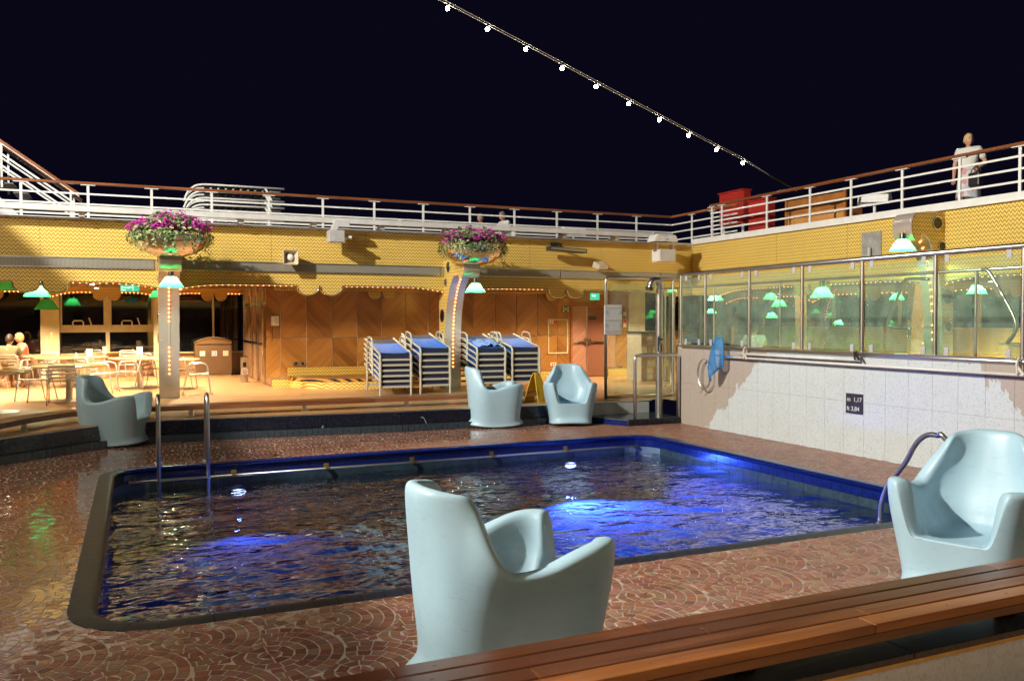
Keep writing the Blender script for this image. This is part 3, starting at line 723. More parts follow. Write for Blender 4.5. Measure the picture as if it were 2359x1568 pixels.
# ---- columns
CPROF = [(-.35, 0), (.05, 0), (.05, .4), (.055, 1.0), (.08, 1.4), (.14, 1.75), (.26, 2.08), (.42, 2.34), (.6, 2.51), (.78, 2.60), (.87, 2.60)]
dc, dr = (1.07, 2.69), .21
for i in range(15): a = R(205+ (440-205)*i/14); CPROF.append((dc[0]+dr*math.cos(a), dc[1]+dr*math.sin(a)))
CPROF += [(.6, 2.93), (.0, 2.93), (-.0, 2.4), (-.35, 2.4)]
def column(label, org, fwd, side, wid=.38, zk=1.0, sk=1.0):
    # org = foot on the fascia plane, fwd = unit vector towards the pool, side = unit across
    org = Vector(org); fwd = Vector(fwd); side = Vector(side)
    t = thing('curved_column', label, 'column', org)
    def P3(s, z, w): return org+fwd*(s*sk)+side*w+Vector((0,0,z*zk))
    mb = MB(); n = len(CPROF)
    # sides as strips between the front curve and the back line
    half = wid/2
    import bmesh as B
    for w in (-half, half):
        mb.add([P3(s, z, w) for s, z in CPROF], [tuple(range(n))])
    mb.build('mosaic_side', MT['chev'], t, fixn=False)
    # chrome skin all along the front
    mb = MB(); fr = CPROF[1:-4]
    k = len(fr)
    mb.add([P3(s+.004, z, -half-.004) for s, z in fr]+[P3(s+.004, z, half+.004) for s, z in fr], [(i, i+1, k+i+1, k+i) for i in range(k-1)])
    mb.build('steel_front', MT['colsteel'], t, 40)
    mb = MB(); mb.add([P3(-.35, 0, -half), P3(-.35, 0, half), P3(-.35, 2.4, half), P3(-.35, 2.4, -half)], [(0,1,2,3)]); mb.build('back', MT['chev'], t)
    for (s, z, r) in ((.30, 2.76, .115), (.12, 2.42, .085), (-.12, 1.66, .14), (-.16, 1.2, .09)):
        for w in (-1, 1):
            c = P3(s, z, w*(half+.0)); d = side*w
            MB().cyl(c, c+d*.012, r, r*.96, 24).build('porthole', MT['winblack'], t, 40)
            MB().tube([c+d*.006+(fwd*math.cos(2*math.pi*i/24)+Vector((0,0,1))*math.sin(2*math.pi*i/24))*r for i in range(24)], .012, 6, True).build('porthole_ring', MT['chrome'], t, True)
    return t
column('mirror steel column with amber bulbs under a flower bowl, beside the cafe tables', (COLX[1], YF, 0), (0,-1,0), (1,0,0))
column('mirror steel column with amber bulbs under a flower bowl, between the lounger stacks', (COLX[2], YF, 0), (0,-1,0), (1,0,0))
column('curved mosaic column with steel drum end behind the glass windscreen', (XR, 11.0, 0), (-1,0,0), (0,1,0), .40, 1.19, .66)
def bulbs(name, label, pts, group=None, parent_loc=None, r=.016, cable=True, offs=(0,0,0)):
    t = thing(name, label, 'string lights', pts[0], group)
    if cable and len(pts) > 1: MB().tube(pts, .005, 4).build('cable', MT['strap'], t)
    first = None
    for p in pts:
        if first is None:
            m = MB().ball(pts[0]+Vector(offs), r, 8, 6); first = m.build('bulb', MT['bulb_o'], t, True)
        else:
            c = first.copy(); link(c, t); c.location = Vector(p)-Vector(pts[0])
    return t
def along(pts, step):
    pts = [Vector(p) for p in pts]; out = [pts[0]]; acc = 0
    for a, b in zip(pts, pts[1:]):
        L = (b-a).length; d = step-acc
        while d <= L: out.append(a.lerp(b, d/L)); d += step
        acc = (acc+L) % step
    return out
front = [(s+.02, z) for s, z in CPROF[2:11]]
for X, lab, segs in ((COLX[1], 'amber bulb string up the front of the column beside the cafe tables', ((.33, 1.02), (1.5, 2.45))), (COLX[2], 'amber bulb string up the front of the column between the lounger stacks', ((.42, 2.62),))):
    path = [(X, YF-s, z) for s, z in front]; pts = [p for p in along(path[::-1], .088) if any(a <= p.z <= b for a, b in segs)]
    bulbs('bulb_string', lab, pts, r=.015)
path = [(XR-s*.66-.01, 11.0, z*1.19) for s, z in front]
bulbs('bulb_string', 'amber bulb string up the column behind the glass windscreen', [p for p in along(path[::-1], .13) if p.z > 1.1 and not 1.5 < p.z < 1.62], r=.016)
def edge_bulbs(e, plane, axis, label, skip=None, r=.014, off=.03, step=.117):
    pts = [((h, plane+off, z-.012) if axis == 'x' else (plane+off, h, z-.012)) for h, z in e]
    ps = [p for p in along(pts, step) if skip is None or not skip(p)]
    runs = [[]]
    for p in ps:
        if runs[-1] and (p-runs[-1][-1]).length > step*1.6: runs.append([])
        runs[-1].append(p)
    for q in runs:
        if len(q) > 2: bulbs('bulb_string', label, q, 'amber bulb strings under the arches', r=r)
edge_bulbs(edges[1], YF, 'x', 'amber bulb string along the arch over the cafe tables', lambda p: p.x < -1.15)
edge_bulbs(edges[2], YF, 'x', 'amber bulb string along the arch between the two flower bowl columns', lambda p: abs(p.x-3.655) < .52)
edge_bulbs(edges[3], YF, 'x', 'amber bulb string along the arch over the fire hose cabinet', lambda p: p.x > 9.1)

# ---- wood panelled block
YW = 20.3; ZC = 2.30
ww = thing('panelled_wall', 'wood veneer panelled wall with pale joints behind the lounger stacks', 'wall', (7, YW, 0), kind='structure')
MB().box(2.9, 13.2, YW+.03, YW+.12, 0, 2.5).build('backing', MT['paper'], ww)
ux = [612.7, 646.9, 706.5, 765.9, 823.2, 879.3, 934, 987, 1038, 1090.9, 1141, 1189.8, 1237.4, 1284, 1314.5]
xs = [PY(u, 776, YW).x for u in ux]; zs = PY(900, 775.5, YW).z
k = 0
for a, b in zip(xs, xs[1:]):
    for z0, z1, s in ((.21, zs, 1), (zs, 2.5, 0)):
        MB().box(a+.009, b-.009, YW+.008, YW+.034, z0+.009, z1-.009).build('veneer_panel', MT['veneer_a' if (k+s) % 2 else 'veneer_b'], ww)
    k += 1
xd0, xdm, xd1 = PY(1314.5, 780, YW).x, PY(1351, 780, YW).x, PY(1396, 780, YW).x
xe = PY(1446, 780, YW).x
for a, b, m in ((xd1+.02, PY(1418.7, 780, YW).x, 'door_b'), (PY(1418.7, 780, YW).x, xe, 'veneer_a')):
    for z0, z1 in ((.21, zs), (zs, 2.5)):
        MB().box(a+.009, b-.009, YW+.008, YW+.034, z0+.009, z1-.009).build('veneer_panel', MT[m], ww)
MB().box(xd0, xd1+.02, YW+.008, YW+.034, 1.99, 2.5).build('veneer_panel', MT['veneer_a'], ww)
MB().box(2.9, xd0-.02, YW-.05, YW+.03, 0, .20).box(xd1+.05, xe, YW-.05, YW+.03, 0, .20).build('mosaic_base', MT['chev'], ww)
MB().box(2.9, xd0-.02, YW-.056, YW-.05, .185, .20).box(2.89, 2.9, YW-.05, YW+.1, 0, .2).build('base_trim', MT['steel'], ww)
# side return of the block: bronze glazed doors with steel posts
sr = thing('glazed_doorway', 'bronze tinted glazed doors with steel frames in the block side facing the cafe', 'doorway', (2.9, 22, 0), kind='structure')
for i, (ya, yb) in enumerate(((20.42, 21.3), (21.36, 22.5), (22.56, 23.7), (23.76, 25.4))):
    MB().box(2.9, 2.94, ya, yb, .02, 2.5).build('panel', MT['side_panel'], sr)
    MB().box(2.84, 2.9, yb, yb+.06, 0, 2.5).build('post', MT['chrome'], sr, bevel=.008)
    MB().box(2.86, 2.899, ya+.1, yb-.1, .95, 1.0).build('push_bar', MT['chrome'], sr)
    MB().box(2.87, 2.898, ya, yb, 1.95, 2.02).build('transom', MT['steel'], sr)
# double door
dd = thing('double_door', 'reddish rosewood double door with steel push bars', 'door', ((xd0+xd1)/2, YW, 0))
MB().box(xd0-.01, xd0+.05, YW-.03, YW+.03, 0, 1.98).box(xd1-.04, xd1+.02, YW-.03, YW+.03, 0, 1.98).box(xd0+.051, xd1-.041, YW-.03, YW+.03, 1.93, 1.98).build('frame', MT['rail_teak'], dd)
for a, b, m in ((xd0+.06, xdm-.02, 'door_a'), (xdm+.02, xd1-.05, 'door_b')):
    lf = MB().box(a, b, YW-.012, YW+.02, .02, 1.92).build('door_leaf', MT[m], dd)
    MB().box(a+.02, b-.02, YW-.07, YW-.045, .94, .975).box(b-.08 if m == 'door_a' else a, b if m == 'door_a' else a+.08, YW-.08, YW-.013, .9, 1.04).build('push_bar', MT['chrome'], lf)
MB().box(xdm-.02, xdm+.02, YW-.02, YW+.01, 0, 1.92).build('meeting_strip', MT['steel'], dd)
p0, p1 = PY(1356, 728, YW-.02), PY(1373, 737, YW-.02)
ds = MB().box(p0.x, p1.x, YW-.03, YW-.014, p1.z, p0.z).build('door_plate', MT['darkplastic'], dd)
# window wall beyond the block at right
wr = thing('window_wall', 'dark tall windows with cream frames beyond the double door', 'window', (14, 24, 0), kind='structure')
for a, b in ((13.1, 14.6), (14.66, 16.2), (16.26, 17.8), (17.86, 19.6)):
    MB().box(a, b, 24.0, 24.04, .5, 2.5).build('pane', MT['winblack'], wr)
    MB().box(b, b+.06, 23.96, 24.06, .0, 2.5).build('mullion', MT['cream'], wr)
MB().box(xe, 19.6, 23.95, 24.1, .42, .5).build('sill', MT['cream'], wr); MB().box(xe, 19.6, 24.0, 24.1, 0, .42).build('dado', MT['side_panel'], wr)
MB().box(xe-.03, xe+.03, YW, 24, 0, 2.5).build('side_wall', MT['side_panel'], wr)
# inner scallops against the wood wall
def inner_fascia(name, label, cusps, plane, zt, zf, h0, h1, axis='x'):
    e = [(h0, zf)]
    for c in cusps:
        e.append((c-.36, zf))
        for cc in (c-.18, c+.18):
            for i in range(9):
                th = math.pi*(1-i/8); e.append((cc+.155*math.cos(th), zf-.004-abs(math.sin(th))**.8*.19))
            e.append((cc+.18, zf))
    e.append((h1, zf))
    t = fascia(name, label, [e], plane, axis, .05, zt, MT['brass'], MT['chev'], (h0, plane, zf) if axis == 'x' else (plane, h0, zf)); return e
inner_fascia('inner_fascia', 'narrow yellow mosaic valance with half round drops against the wood panels', [PY(880, 680, YW-.1).x, PY(1284, 685, YW-.1).x], YW-.1, 2.5, 2.27, 2.96, xe)

# ---- cafe end wall: pilasters, windows, arched inner fascia
YI = 25.7
cw = thing('cafe_window_wall', 'cream framed dark windows with handles behind the cafe tables', 'window', (0, YI+.4, 0), kind='structure')
PIL = [-4.87, -2.09, .69, 3.47]
for x in PIL[:3]:
    MB().box(x-.22, x+.22, YI, YI+.3, 0, 2.5).build('pilaster', MT['cream'], cw)
MB().box(-8, 2.9, YI+.36, YI+.5, 0, .62).build('dado', MT['side_panel'], cw)
MB().box(-8, 2.9, YI+.28, YI+.5, .621, .66).build('sill', MT['cream'], cw)
for a, b in zip(PIL, PIL[1:]):
    a += .22; b -= .22; m = (a+b)/2
    if b > 2.88: b = 2.88
    z_mid = 1.30
    if a < 0.5 and a > -2.2:
        for xa, xb in ((a, m-.05), (m+.05, b)):
            pn = MB().box(xa, xb, YI+.42, YI+.44, .66, z_mid-.06).build('pane', MT['winblack'], cw)
            pn = MB().box(xa, xb, YI+.42, YI+.44, z_mid+.14, 2.5).build('pane', MT['winblack'], cw)
            MB().box(xa, xb, YI+.36, YI+.46, z_mid-.06, z_mid+.14).box(xa, xa+.05, YI+.38, YI+.45, z_mid+.14, 2.5).box(xb-.05, xb, YI+.38, YI+.45, z_mid+.14, 2.5).build('sash', MT['cream'], cw)
            c = (xa+xb)/2-.12
            MB().tube([(c-.13, YI+.35, z_mid+.08), (c-.13, YI+.28, z_mid+.22), (c-.1, YI+.27, z_mid+.26), (c+.1, YI+.27, z_mid+.26), (c+.13, YI+.28, z_mid+.22), (c+.13, YI+.35, z_mid+.08)], .018, 6).build('handle', MT['cream'], cw, True)
            MB().bar((c+.34, YI+.33, z_mid+.1), (c+.27, YI+.27, z_mid+.34), .03, .02).build('latch', MT['cream'], cw)
        MB().box(m-.05, m+.05, YI+.34, YI+.47, .66, 2.5).build('mullion', MT['cream'], cw)
    else:
        MB().box(a, m-.03, YI+.42, YI+.44, .66, 2.5).build('pane', MT['winblack'], cw); MB().box(m+.03, b, YI+.42, YI+.44, .66, 2.5).build('pane', MT['winblack'], cw)
        MB().box(m-.03, m+.03, YI+.38, YI+.46, .66, 2.5).build('mullion', MT['cream'], cw)
ie = []
for a, b in zip(PIL, PIL[1:]): ie += bay(a, b, 2.34, 2.19, cs=.75, hw=.36)
fascia('inner_fascia', 'arched yellow mosaic valance over the cafe windows', [ie], YI-.1, 'x', .06, 2.5, MT['brass'], MT['chev'], (0, YI, 2.2))
for a, b in zip(PIL, PIL[1:]):
    e = bay(a, b, 2.34, 2.19, cs=.75, hw=.36); c = (a+b)/2
    edge_bulbs(e, YI-.1, 'x', 'amber bulb string along the valance over the cafe windows', lambda p: abs(p.x-c) < .38 or p.x > 2.85, step=.1, off=-.03)
bulbs('bulb_string', 'amber bulb string on the mirrored pilaster behind the seated couple', [Vector((-2.05, YI-.03, z)) for z in [.5+.072*i for i in range(11)]], r=.014)
# ================================================================ RIGHT-HAND SIDE
def text(name, s, mat, parent, loc, ax, ay, size, align='LEFT'):
    cu = bpy.data.curves.new(name, 'FONT'); cu.body = s; cu.size = size; cu.extrude = .0008; cu.align_x = align; cu.materials.append(mat)
    f = bpy.data.objects.new(name, cu); me = bpy.data.meshes.new_from_object(f); bpy.data.objects.remove(f); bpy.data.curves.remove(cu)
    o = bpy.data.objects.new(name, me); link(o, parent); ax = Vector(ax); ay = Vector(ay); az = ax.cross(ay)
    org = ORG.get(parent.name, Vector()); l = Vector(loc)-org
    o.matrix_local = Matrix(((ax.x, ay.x, az.x, l.x), (ax.y, ay.y, az.y, l.y), (ax.z, ay.z, az.z, l.z), (0,0,0,1))); return o
XW = 9.2; ZT = 1.08
mw = thing('mosaic_wall', 'white and tan mosaic wall beside the pool', 'wall', (XW, 8, ZP), kind='structure')
MB().box(XW+.012, XW+.16, 2.9, 13.05, ZP-.02, ZT).build('core', MT['grout'], mw)
zj = .40
for i in range(28):
    yb = 13.05-i*.365; ya = yb-.365
    if ya < 2.8: break
    for z0, z1 in ((ZP-.01, zj), (zj, ZT)):
        MB().box(XW, XW+.012, ya+.0013, yb-.0013, z0+.0012, z1-.0012).build('mosaic_panel', MT['mosaic'], mw)
MB().box(XW+.0, XW+.158, 13.051, 13.06, ZP, ZT).build('end_panel', MT['mosaic'], mw)
MB().box(XW-.03, XW+.19, 2.9, 13.07, ZT+.001, ZT+.02).build('cap', MT['steel'], mw)
# windscreen
ws = thing('glass_windscreen', 'green tinted glass windscreen with steel posts on top of the mosaic wall', 'windscreen', (XW+.05, 8, ZT))
GX = XW+.06; ZG0, ZG1 = ZT+.02, 2.39
PYS = [13.05, 12.32, 11.14, 9.93, 8.77, 7.59, 6.43, 5.25, 4.1, 3.0]
for y in PYS:
    MB().cyl((GX, y, ZG0), (GX, y, ZG1-.02), .027, .027, 12).build('post', MT['steel'], ws, 40)
for a, b in zip(PYS, PYS[1:]):
    MB().box(GX-.005, GX+.005, b+.05, a-.05, ZG0+.03, ZG1-.075).build('pane', MT['glass'], ws)
    for y in (a-.17, b+.17):
        for z, s in ((ZG1-.02, -1), (ZG0, 1)):
            MB().box(GX-.016, GX-.006, y-.032, y+.032, min(z, z+s*.105), max(z, z+s*.105)).build('clip', MT['grey'], ws, bevel=.004)
crv = [(GX+.55, 13.5, ZG1), (GX+.25, 13.42, ZG1), (GX+.08, 13.25, ZG1), (GX, 13.0, ZG1)]
MB().tube(bez(crv, 5)+[Vector((GX, 2.9, ZG1))], .036, 12).build('top_rail', MT['steel'], ws, True)
MB().tube([(GX-.06, 12.9, ZT-.015), (GX-.06, 2.9, ZT-.015)], .034, 12).build('bottom_rail', MT['steel'], ws, True)
cg = [p for p in bez([(GX+.55, 13.5, 0), (GX+.25, 13.42, 0), (GX+.08, 13.25, 0), (GX, 13.08, 0)], 5)]
mb = MB(); k = len(cg); mb.add([(p.x, p.y, ZG0+.02) for p in cg]+[(p.x, p.y, ZG1-.05) for p in cg], [(i, i+1, k+i+1, k+i) for i in range(k-1)]); mb.build('curved_pane', MT['glass'], ws, True)
MB().tube([(p.x, p.y, ZG0) for p in cg], .02, 8).build('curved_rail', MT['steel'], ws, True)
# inner windscreen behind it
w2 = thing('glass_windscreen', 'second glass screen with lower steel rail standing behind the pool windscreen', 'windscreen', (11.2, 9, 0))
MB().tube([(11.2, 16.5, 2.27), (11.2, 4, 2.27)], .026, 10).build('top_rail', MT['steel'], w2, True)
for y in (16.4, 14.6, 12.6, 10.6, 8.5, 6.5, 4.5):
    MB().cyl((11.2, y, 0), (11.2, y, 2.25), .022, .022, 10).build('post', MT['steel'], w2, 40)
for a, b in ((14.6, 12.6), (12.6, 10.6), (10.6, 8.5), (8.5, 6.5)):
    MB().box(11.195, 11.205, b+.06, a-.06, .3, 2.2).build('pane', MT['glass'], w2)
# stair handrails seen through the glass
def bent(name, label, pts, r=.022, mat='steel', cat='handrail'):
    t = MB().tube(bez(pts, 6), r, 10).build(name, MT[mat], None, True); return tag(t, label, cat)
Q = lambda u, v, x: PX(u, v, x)
bent('stair_handrail', 'bent steel handrail angled down behind the glass windscreen', [Q(2140, 643, 10.6), Q(2095, 642, 10.6), Q(2082, 652, 10.6), Q(2062, 700, 10.6), Q(2046, 740, 10.6), Q(2050, 753, 10.6), Q(2100, 757, 10.6)], .024)
bent('stair_handrail', 'long curved steel handrail sloping behind the windscreen near the bar', [Q(2262, 622, 10.3), Q(2278, 626, 10.3), Q(2310, 680, 10.3), Q(2338, 735, 10.3), Q(2338, 765, 10.3), Q(2320, 790, 10.3)], .026)
# right-hand fascia and strip
YC = [17.3, 11.0, 5.0, 2.0]
e = [(18.39, 2.2), (17.3, 2.17)]
re = []
for a, b in zip(YC, YC[1:]):
    bb = bay(b, a, cs=1.1)[::-1]; re.append(bb)
fascia('mosaic_fascia', 'yellow zigzag mosaic fascia above the glass windscreen', [e]+re, XR, 'y', .14, 3.53, MT['chrome'], MT['chev'], (XR, 10, 2.2))
mb = MB(); mb.box(XR-.05, XR+.16, 2, 18.33, 3.53, 3.66).box(XR-.065, XR+.05, 2, 18.33, 3.52, 3.535); o = mb.build('deck_edge', MT['white']); o['kind'] = 'structure'
for i, b in enumerate(re[:2]):
    c = (YC[i]+YC[i+1])/2
    edge_bulbs(b, XR, 'y', 'amber bulb string along an arch behind the windscreen', lambda p: abs(p.y-c) < .55)
# interior beyond: window wall, valance, bar, added columns
wi = thing('bar_window_wall', 'dark windows with amber bulbs deep behind the windscreen', 'window', (19.2, 10, 0), kind='structure')
for i in range(9):
    y = 2.5+i*2.4
    MB().box(19.2, 19.24, y, y+2.3, .8, 2.5).build('pane', MT['winblack'], wi); MB().box(19.16, 19.26, y+2.3, y+2.4, .8, 2.5).build('mullion', MT['cream'], wi)
MB().box(19.14, 19.3, 2.5, 24, 0, 1.35).build('dado', MT['chev'], wi)
e2 = []
for i in range(5): e2 += [(h, z) for h, z in bay(3+i*4.2, 3+(i+1)*4.2, 2.3, 2.1, cs=1.0, hw=.4)]
fascia('inner_fascia', 'arched yellow mosaic valance deep inside the bar behind the windscreen', [e2], 18.9, 'y', .06, 2.5, MT['brass'], MT['chev'], (18.9, 10, 2.2))
for i in range(5):
    b = bay(3+i*4.2, 3+(i+1)*4.2, 2.3, 2.1, cs=1.0, hw=.4); c = 3+(i+.5)*4.2
    edge_bulbs(b, 18.9, 'y', 'amber bulb string deep inside the bar behind the windscreen', lambda p: abs(p.y-c) < .42, off=-.03, step=.16)
column('added mosaic column with portholes and amber bulbs standing for a reflection', (16.9, 14.2, 0), (-.6,-.8,0), (.8,-.6,0), .5)  # columns and bulbs added in the bar to stand for reflections in the glass
column('added slim mosaic column with amber bulbs beside the far bar windows', (17.3, 18.6, 0), (-.7,-.7,0), (.7,-.7,0), .3)
bulbs('bulb_string', 'amber bulb string curving up the added porthole column', [Vector((16.9-.6*s, 14.2-.8*s, z)) for s, z in front], r=.016)
bulbs('bulb_string', 'amber bulb string curving up the added slim column', [Vector((17.3-.7*s, 18.6-.7*s, z)) for s, z in front[:8]], r=.016)
bc = thing('bar_counter', 'yellow mosaic bar counter with steel top behind the windscreen', 'bar', (15.6, 9.5, 0))
MB().box(15.4, 16.0, 6.5, 11.0, 0, 1.05).build('front', MT['chev'], bc); MB().box(15.3, 16.05, 6.4, 11.1, 1.052, 1.1).build('top', MT['steel'], bc, bevel=.01)
for i in range(14):
    y = 6.9+i*.29; x = 15.8+random.uniform(-.1, .1); h = random.uniform(.2, .28)
    b = MB().lathe((x, y, 1.1), [(.034, 0), (.036, h*.55), (.03, h*.68), (.013, h*.78), (.013, h)], 10).build('bottle', MT[random.choice(['leaf_a', 'brown', 'blueink', 'winblack'])], None, True)
    tag(b, 'small bottle standing on the yellow bar counter', 'bottle', 'bottles on the bar counter')
fc = thing('drinks_cabinet', 'tall pale cabinet standing beside the bar behind the windscreen', 'cabinet', (14.9, 8.9, 0))
MB().box(14.6, 15.1, 8.75, 9.35, .02, 1.9).build('body', MT['paper'], fc, bevel=.015); MB().box(14.585, 14.598, 8.77, 9.04, .06, 1.87).build('door', MT['paper'], fc); MB().box(14.585, 14.598, 9.06, 9.33, .06, 1.87).build('door', MT['paper'], fc)
# ---- depth marker on the mosaic wall
dm = thing('depth_sign', 'navy depth plate lettered m 1,17 ft 3,84 on the mosaic wall', 'sign', (XW, 8.83, .38))
MB().box(XW-.012, XW-.001, 8.68, 8.985, .235, .515).build('plate', MT['darkplastic'], dm)
text('lettering', 'm  1,17', MT['paper'], dm, (XW-.0135, 8.965, .405), (0,-1,0), (0,0,1), .088)
text('lettering', 'ft 3,84', MT['paper'], dm, (XW-.0135, 8.965, .275), (0,-1,0), (0,0,1), .088)
# ---- cleaning poles, straps, net
XPp = XW-.09
def pole(label, a, b, r):
    t = MB().tube([PX(*a, XPp), PX(*b, XPp)], r, 10).build('cleaning_pole', MT['pipe'], None, True); tag(t, label, 'pole', None)
pole('upper white telescopic cleaning pole strapped along the mosaic wall', (1700, 814.5), (1975, 829), .021)
pole('lower white cleaning pole running the length of the mosaic wall', (1668, 821.5), (2420, 868), .019)
def strap(label, u, v, mat):
    p = PX(u, v, XPp); mb = MB()
    mb.tube([(XPp+.02, p.y+.01, ZT+.03), (XPp-.02, p.y, ZT-.01), (XPp-.035, p.y-.005, p.z+.05), (XPp-.035, p.y-.01, p.z-.05), (XPp+.03, p.y-.01, p.z-.06), (XPp+.03, p.y, ZT)], .016, 6)
    mb.bar((XPp-.03, p.y-.02, p.z+.02), (XPp-.03, p.y-.09, p.z-.06), .02, .03); o = mb.build('strap', MT[mat]); tag(o, label, 'strap')
strap('cream strap tying the poles beside the blue net', 1716, 818, 'strap')
strap('black tape and strap tying the poles above the depth sign', 1972, 818, 'black')
strap('wide cream strap holding the lower pole near the windscreen post', 2346, 850, 'strap')
nt = thing('pool_net', 'blue pool skimmer net hanging from the white poles', 'net', PX(1645, 880, XPp-.05))
hp = [PX(u, v, XPp-.06) for u, v in ((1648, 779), (1660, 778), (1665, 790), (1666, 830), (1664, 845), (1655, 849), (1648, 840), (1645, 800))]
MB().tube(bez(hp+[hp[0]], 4), .013, 8).build('hoop', MT['net'], nt, True)
mb = MB(); rows = []
for i in range(7):
    t = i/6; row = []
    for h in hp:
        tip = PX(1637, 882, XPp-.1); q = h.lerp(tip, t*.92)+Vector((-.10*math.sin(math.pi*t), 0, -.02*math.sin(3*t))); row.append(q)
    rows.append(row)
nh = len(hp); mb.add([p for r_ in rows for p in r_], [(i*nh+j, i*nh+(j+1) % nh, (i+1)*nh+(j+1) % nh, (i+1)*nh+j) for i in range(6) for j in range(nh)])
ob = mb.build('bag', MT['mesh'], nt, True); 
MB().cyl(PX(1692, 822, XPp), PX(1648, 818, XPp-.05), .014, .014, 8).build('socket', MT['net'], nt, True)
def coil():
    pts = []
    for k in range(3):
        for i in range(14):
            a = R(20+i*24); c = PX(1622, 862, XPp-.03+.012*k); pts.append(c+Vector((0, -math.cos(a)*.20*(.8+.1*k), math.sin(a)*.27)))
    pts.append(PX(1612, 905, XPp-.03)); return pts
o = MB().tube(coil(), .006, 5).build('cable_coil', MT['steel'], None, True); tag(o, 'thin steel cable coiled beside the blue net', 'cable')
# ---- shower corner
gs_ = thing('glass_screen', 'framed glass screen behind the pool shower', 'screen', (9.2, 14.35, 0))
ys = 14.36; x0, x1 = G(1385, 918).x+.02, 10.0
MB().tube([(x0, ys, 0)]+[(x0, ys, 2.28)]+arc((x0+.08, ys, 2.30), .08, 180, 90, 5)+[(x1, ys, 2.38)], .032, 12).build('frame', MT['steel'], gs_, True)
MB().tube([(x0, ys, .04), (x1, ys, .04)], .03, 10).build('bottom_rail', MT['steel'], gs_, True)
MB().box(x0+.06, x1-.02, ys-.005, ys+.005, .1, 2.3).build('pane', MT['glass'], gs_)
MB().cyl((x1, ys, 0), (x1, ys, 2.38), .03, .03, 10).build('end_post', MT['steel'], gs_, 40)
rb = thing('notice_board', 'pale board with dark fixings hung on the shower screen', 'board', (9, ys-.04, 1.3))
p0, p1 = PY(1392, 702, ys-.03), PY(1433, 771, ys-.03)
MB().box(p0.x, p1.x, ys-.04, ys-.012, p1.z, p0.z).build('panel', MT['lightgrey'], rb, bevel=.02)
for k in (.1, .47, .88): MB().box(p0.x+.01, p1.x-.01, ys-.044, ys-.041, p1.z+(p0.z-p1.z)*k, p1.z+(p0.z-p1.z)*k+.018).build('bar', MT['grey'], rb)
for fx in (.12, .88):
    for fz in (.32, .76): MB().cyl((p0.x+(p1.x-p0.x)*fx, ys-.046, p1.z+(p0.z-p1.z)*fz), (p0.x+(p1.x-p0.x)*fx, ys-.04, p1.z+(p0.z-p1.z)*fz), .04, .04, 14).build('fixing', MT['grey'], rb)
# tiled shower platform
sp = thing('shower_platform', 'low shower platform edged with small blue tiles', 'platform', (8.7, 13.3, ZP))
A = [(8.05, 12.95), (9.16, 12.95), (9.16, 13.8), (7.6, 13.8)]
zt_ = ZP+.11
MB().prism([(x, y, ZP) for x, y in A], (0,0,.108)).build('slab', MT['grout'], sp)
MB().prism([(x*.97+.25, y*.96+.5, zt_-.001) for x, y in A], (0,0,.012)).build('tray', MT['slate'], sp)
for (a, b, mt) in ((A[0], A[1], 'navytile'), (A[3], A[0], 'bluetile')):
    a = Vector((*a, 0)); b = Vector((*b, 0)); n = round((b-a).length/.105); nn = nrm(a, b)
    for i in range(n):
        p = a.lerp(b, (i+.04)/n); q = a.lerp(b, (i+.96)/n)
        MB().bar(p+nn*.008+Vector((0,0,ZP+.055)), q+nn*.008+Vector((0,0,ZP+.055)), .016, .1).build('edge_tile', MT[mt], sp)
MB().box(7.7, 9.1, 13.87, 13.9, -.26, -.03).build('back_panel', MT['grey'], sp)
sh = thing('pool_shower', 'steel pool shower post with hooked head and push valve', 'shower', (9.0, 13.45, zt_))
sx, sy = 9.0, 13.45
def shz(v): return PY(1518, v, sy).z
xs_ = PY(1519, 800, sy).x
zt2 = PY(1519, 668, sy).z
MB().cyl((xs_, sy, zt_), (xs_, sy, zt2), .072, .072, 20).build('post', MT['steel'], sh, 40)
hook = [(xs_, sy, zt2)]+[(xs_-.115+.115*math.cos(R(a)), sy-.03, zt2+.13*math.sin(R(a))+.05) for a in range(0, 181, 20)]
MB().tube(hook+[(xs_-.245, sy-.04, zt2+.03)], .066, 14).build('hook', MT['steel'], sh, True)
MB().cyl((xs_-.243, sy-.04, zt2+.04), (xs_-.255, sy-.045, zt2-.0), .074, .078, 16).build('head', MT['darksteel'], sh, 40)
zv = PY(1512, 790, sy).z
MB().box(xs_-.085, xs_+.01, sy-.10, sy-.06, zv-.16, zv+.14).build('valve_plate', MT['chrome'], sh, bevel=.01)
MB().cyl((xs_-.04, sy-.1, zv+.07), (xs_-.04, sy-.13, zv+.07), .022, .022, 12).build('button', MT['darksteel'], sh)
gr = thing('shower_handrail', 'square steel handrail hoop at the front of the shower platform', 'handrail', (8.6, 12.97, ZP))
xa, xb = PY(1463, 950, 12.97).x, PY(1562, 950, 12.97).x; zt3 = PY(1510, 818, 12.97).z
MB().tube([(xa, 12.97, ZP)]+arc((xa+.07, 12.97, zt3-.07), .07, 180, 90, 6)+arc((xb-.07, 12.97, zt3-.07), .07, 90, 0, 6)+[(xb, 12.97, ZP+.1)], .03, 12).build('hoop', MT['steel'], gr, True)
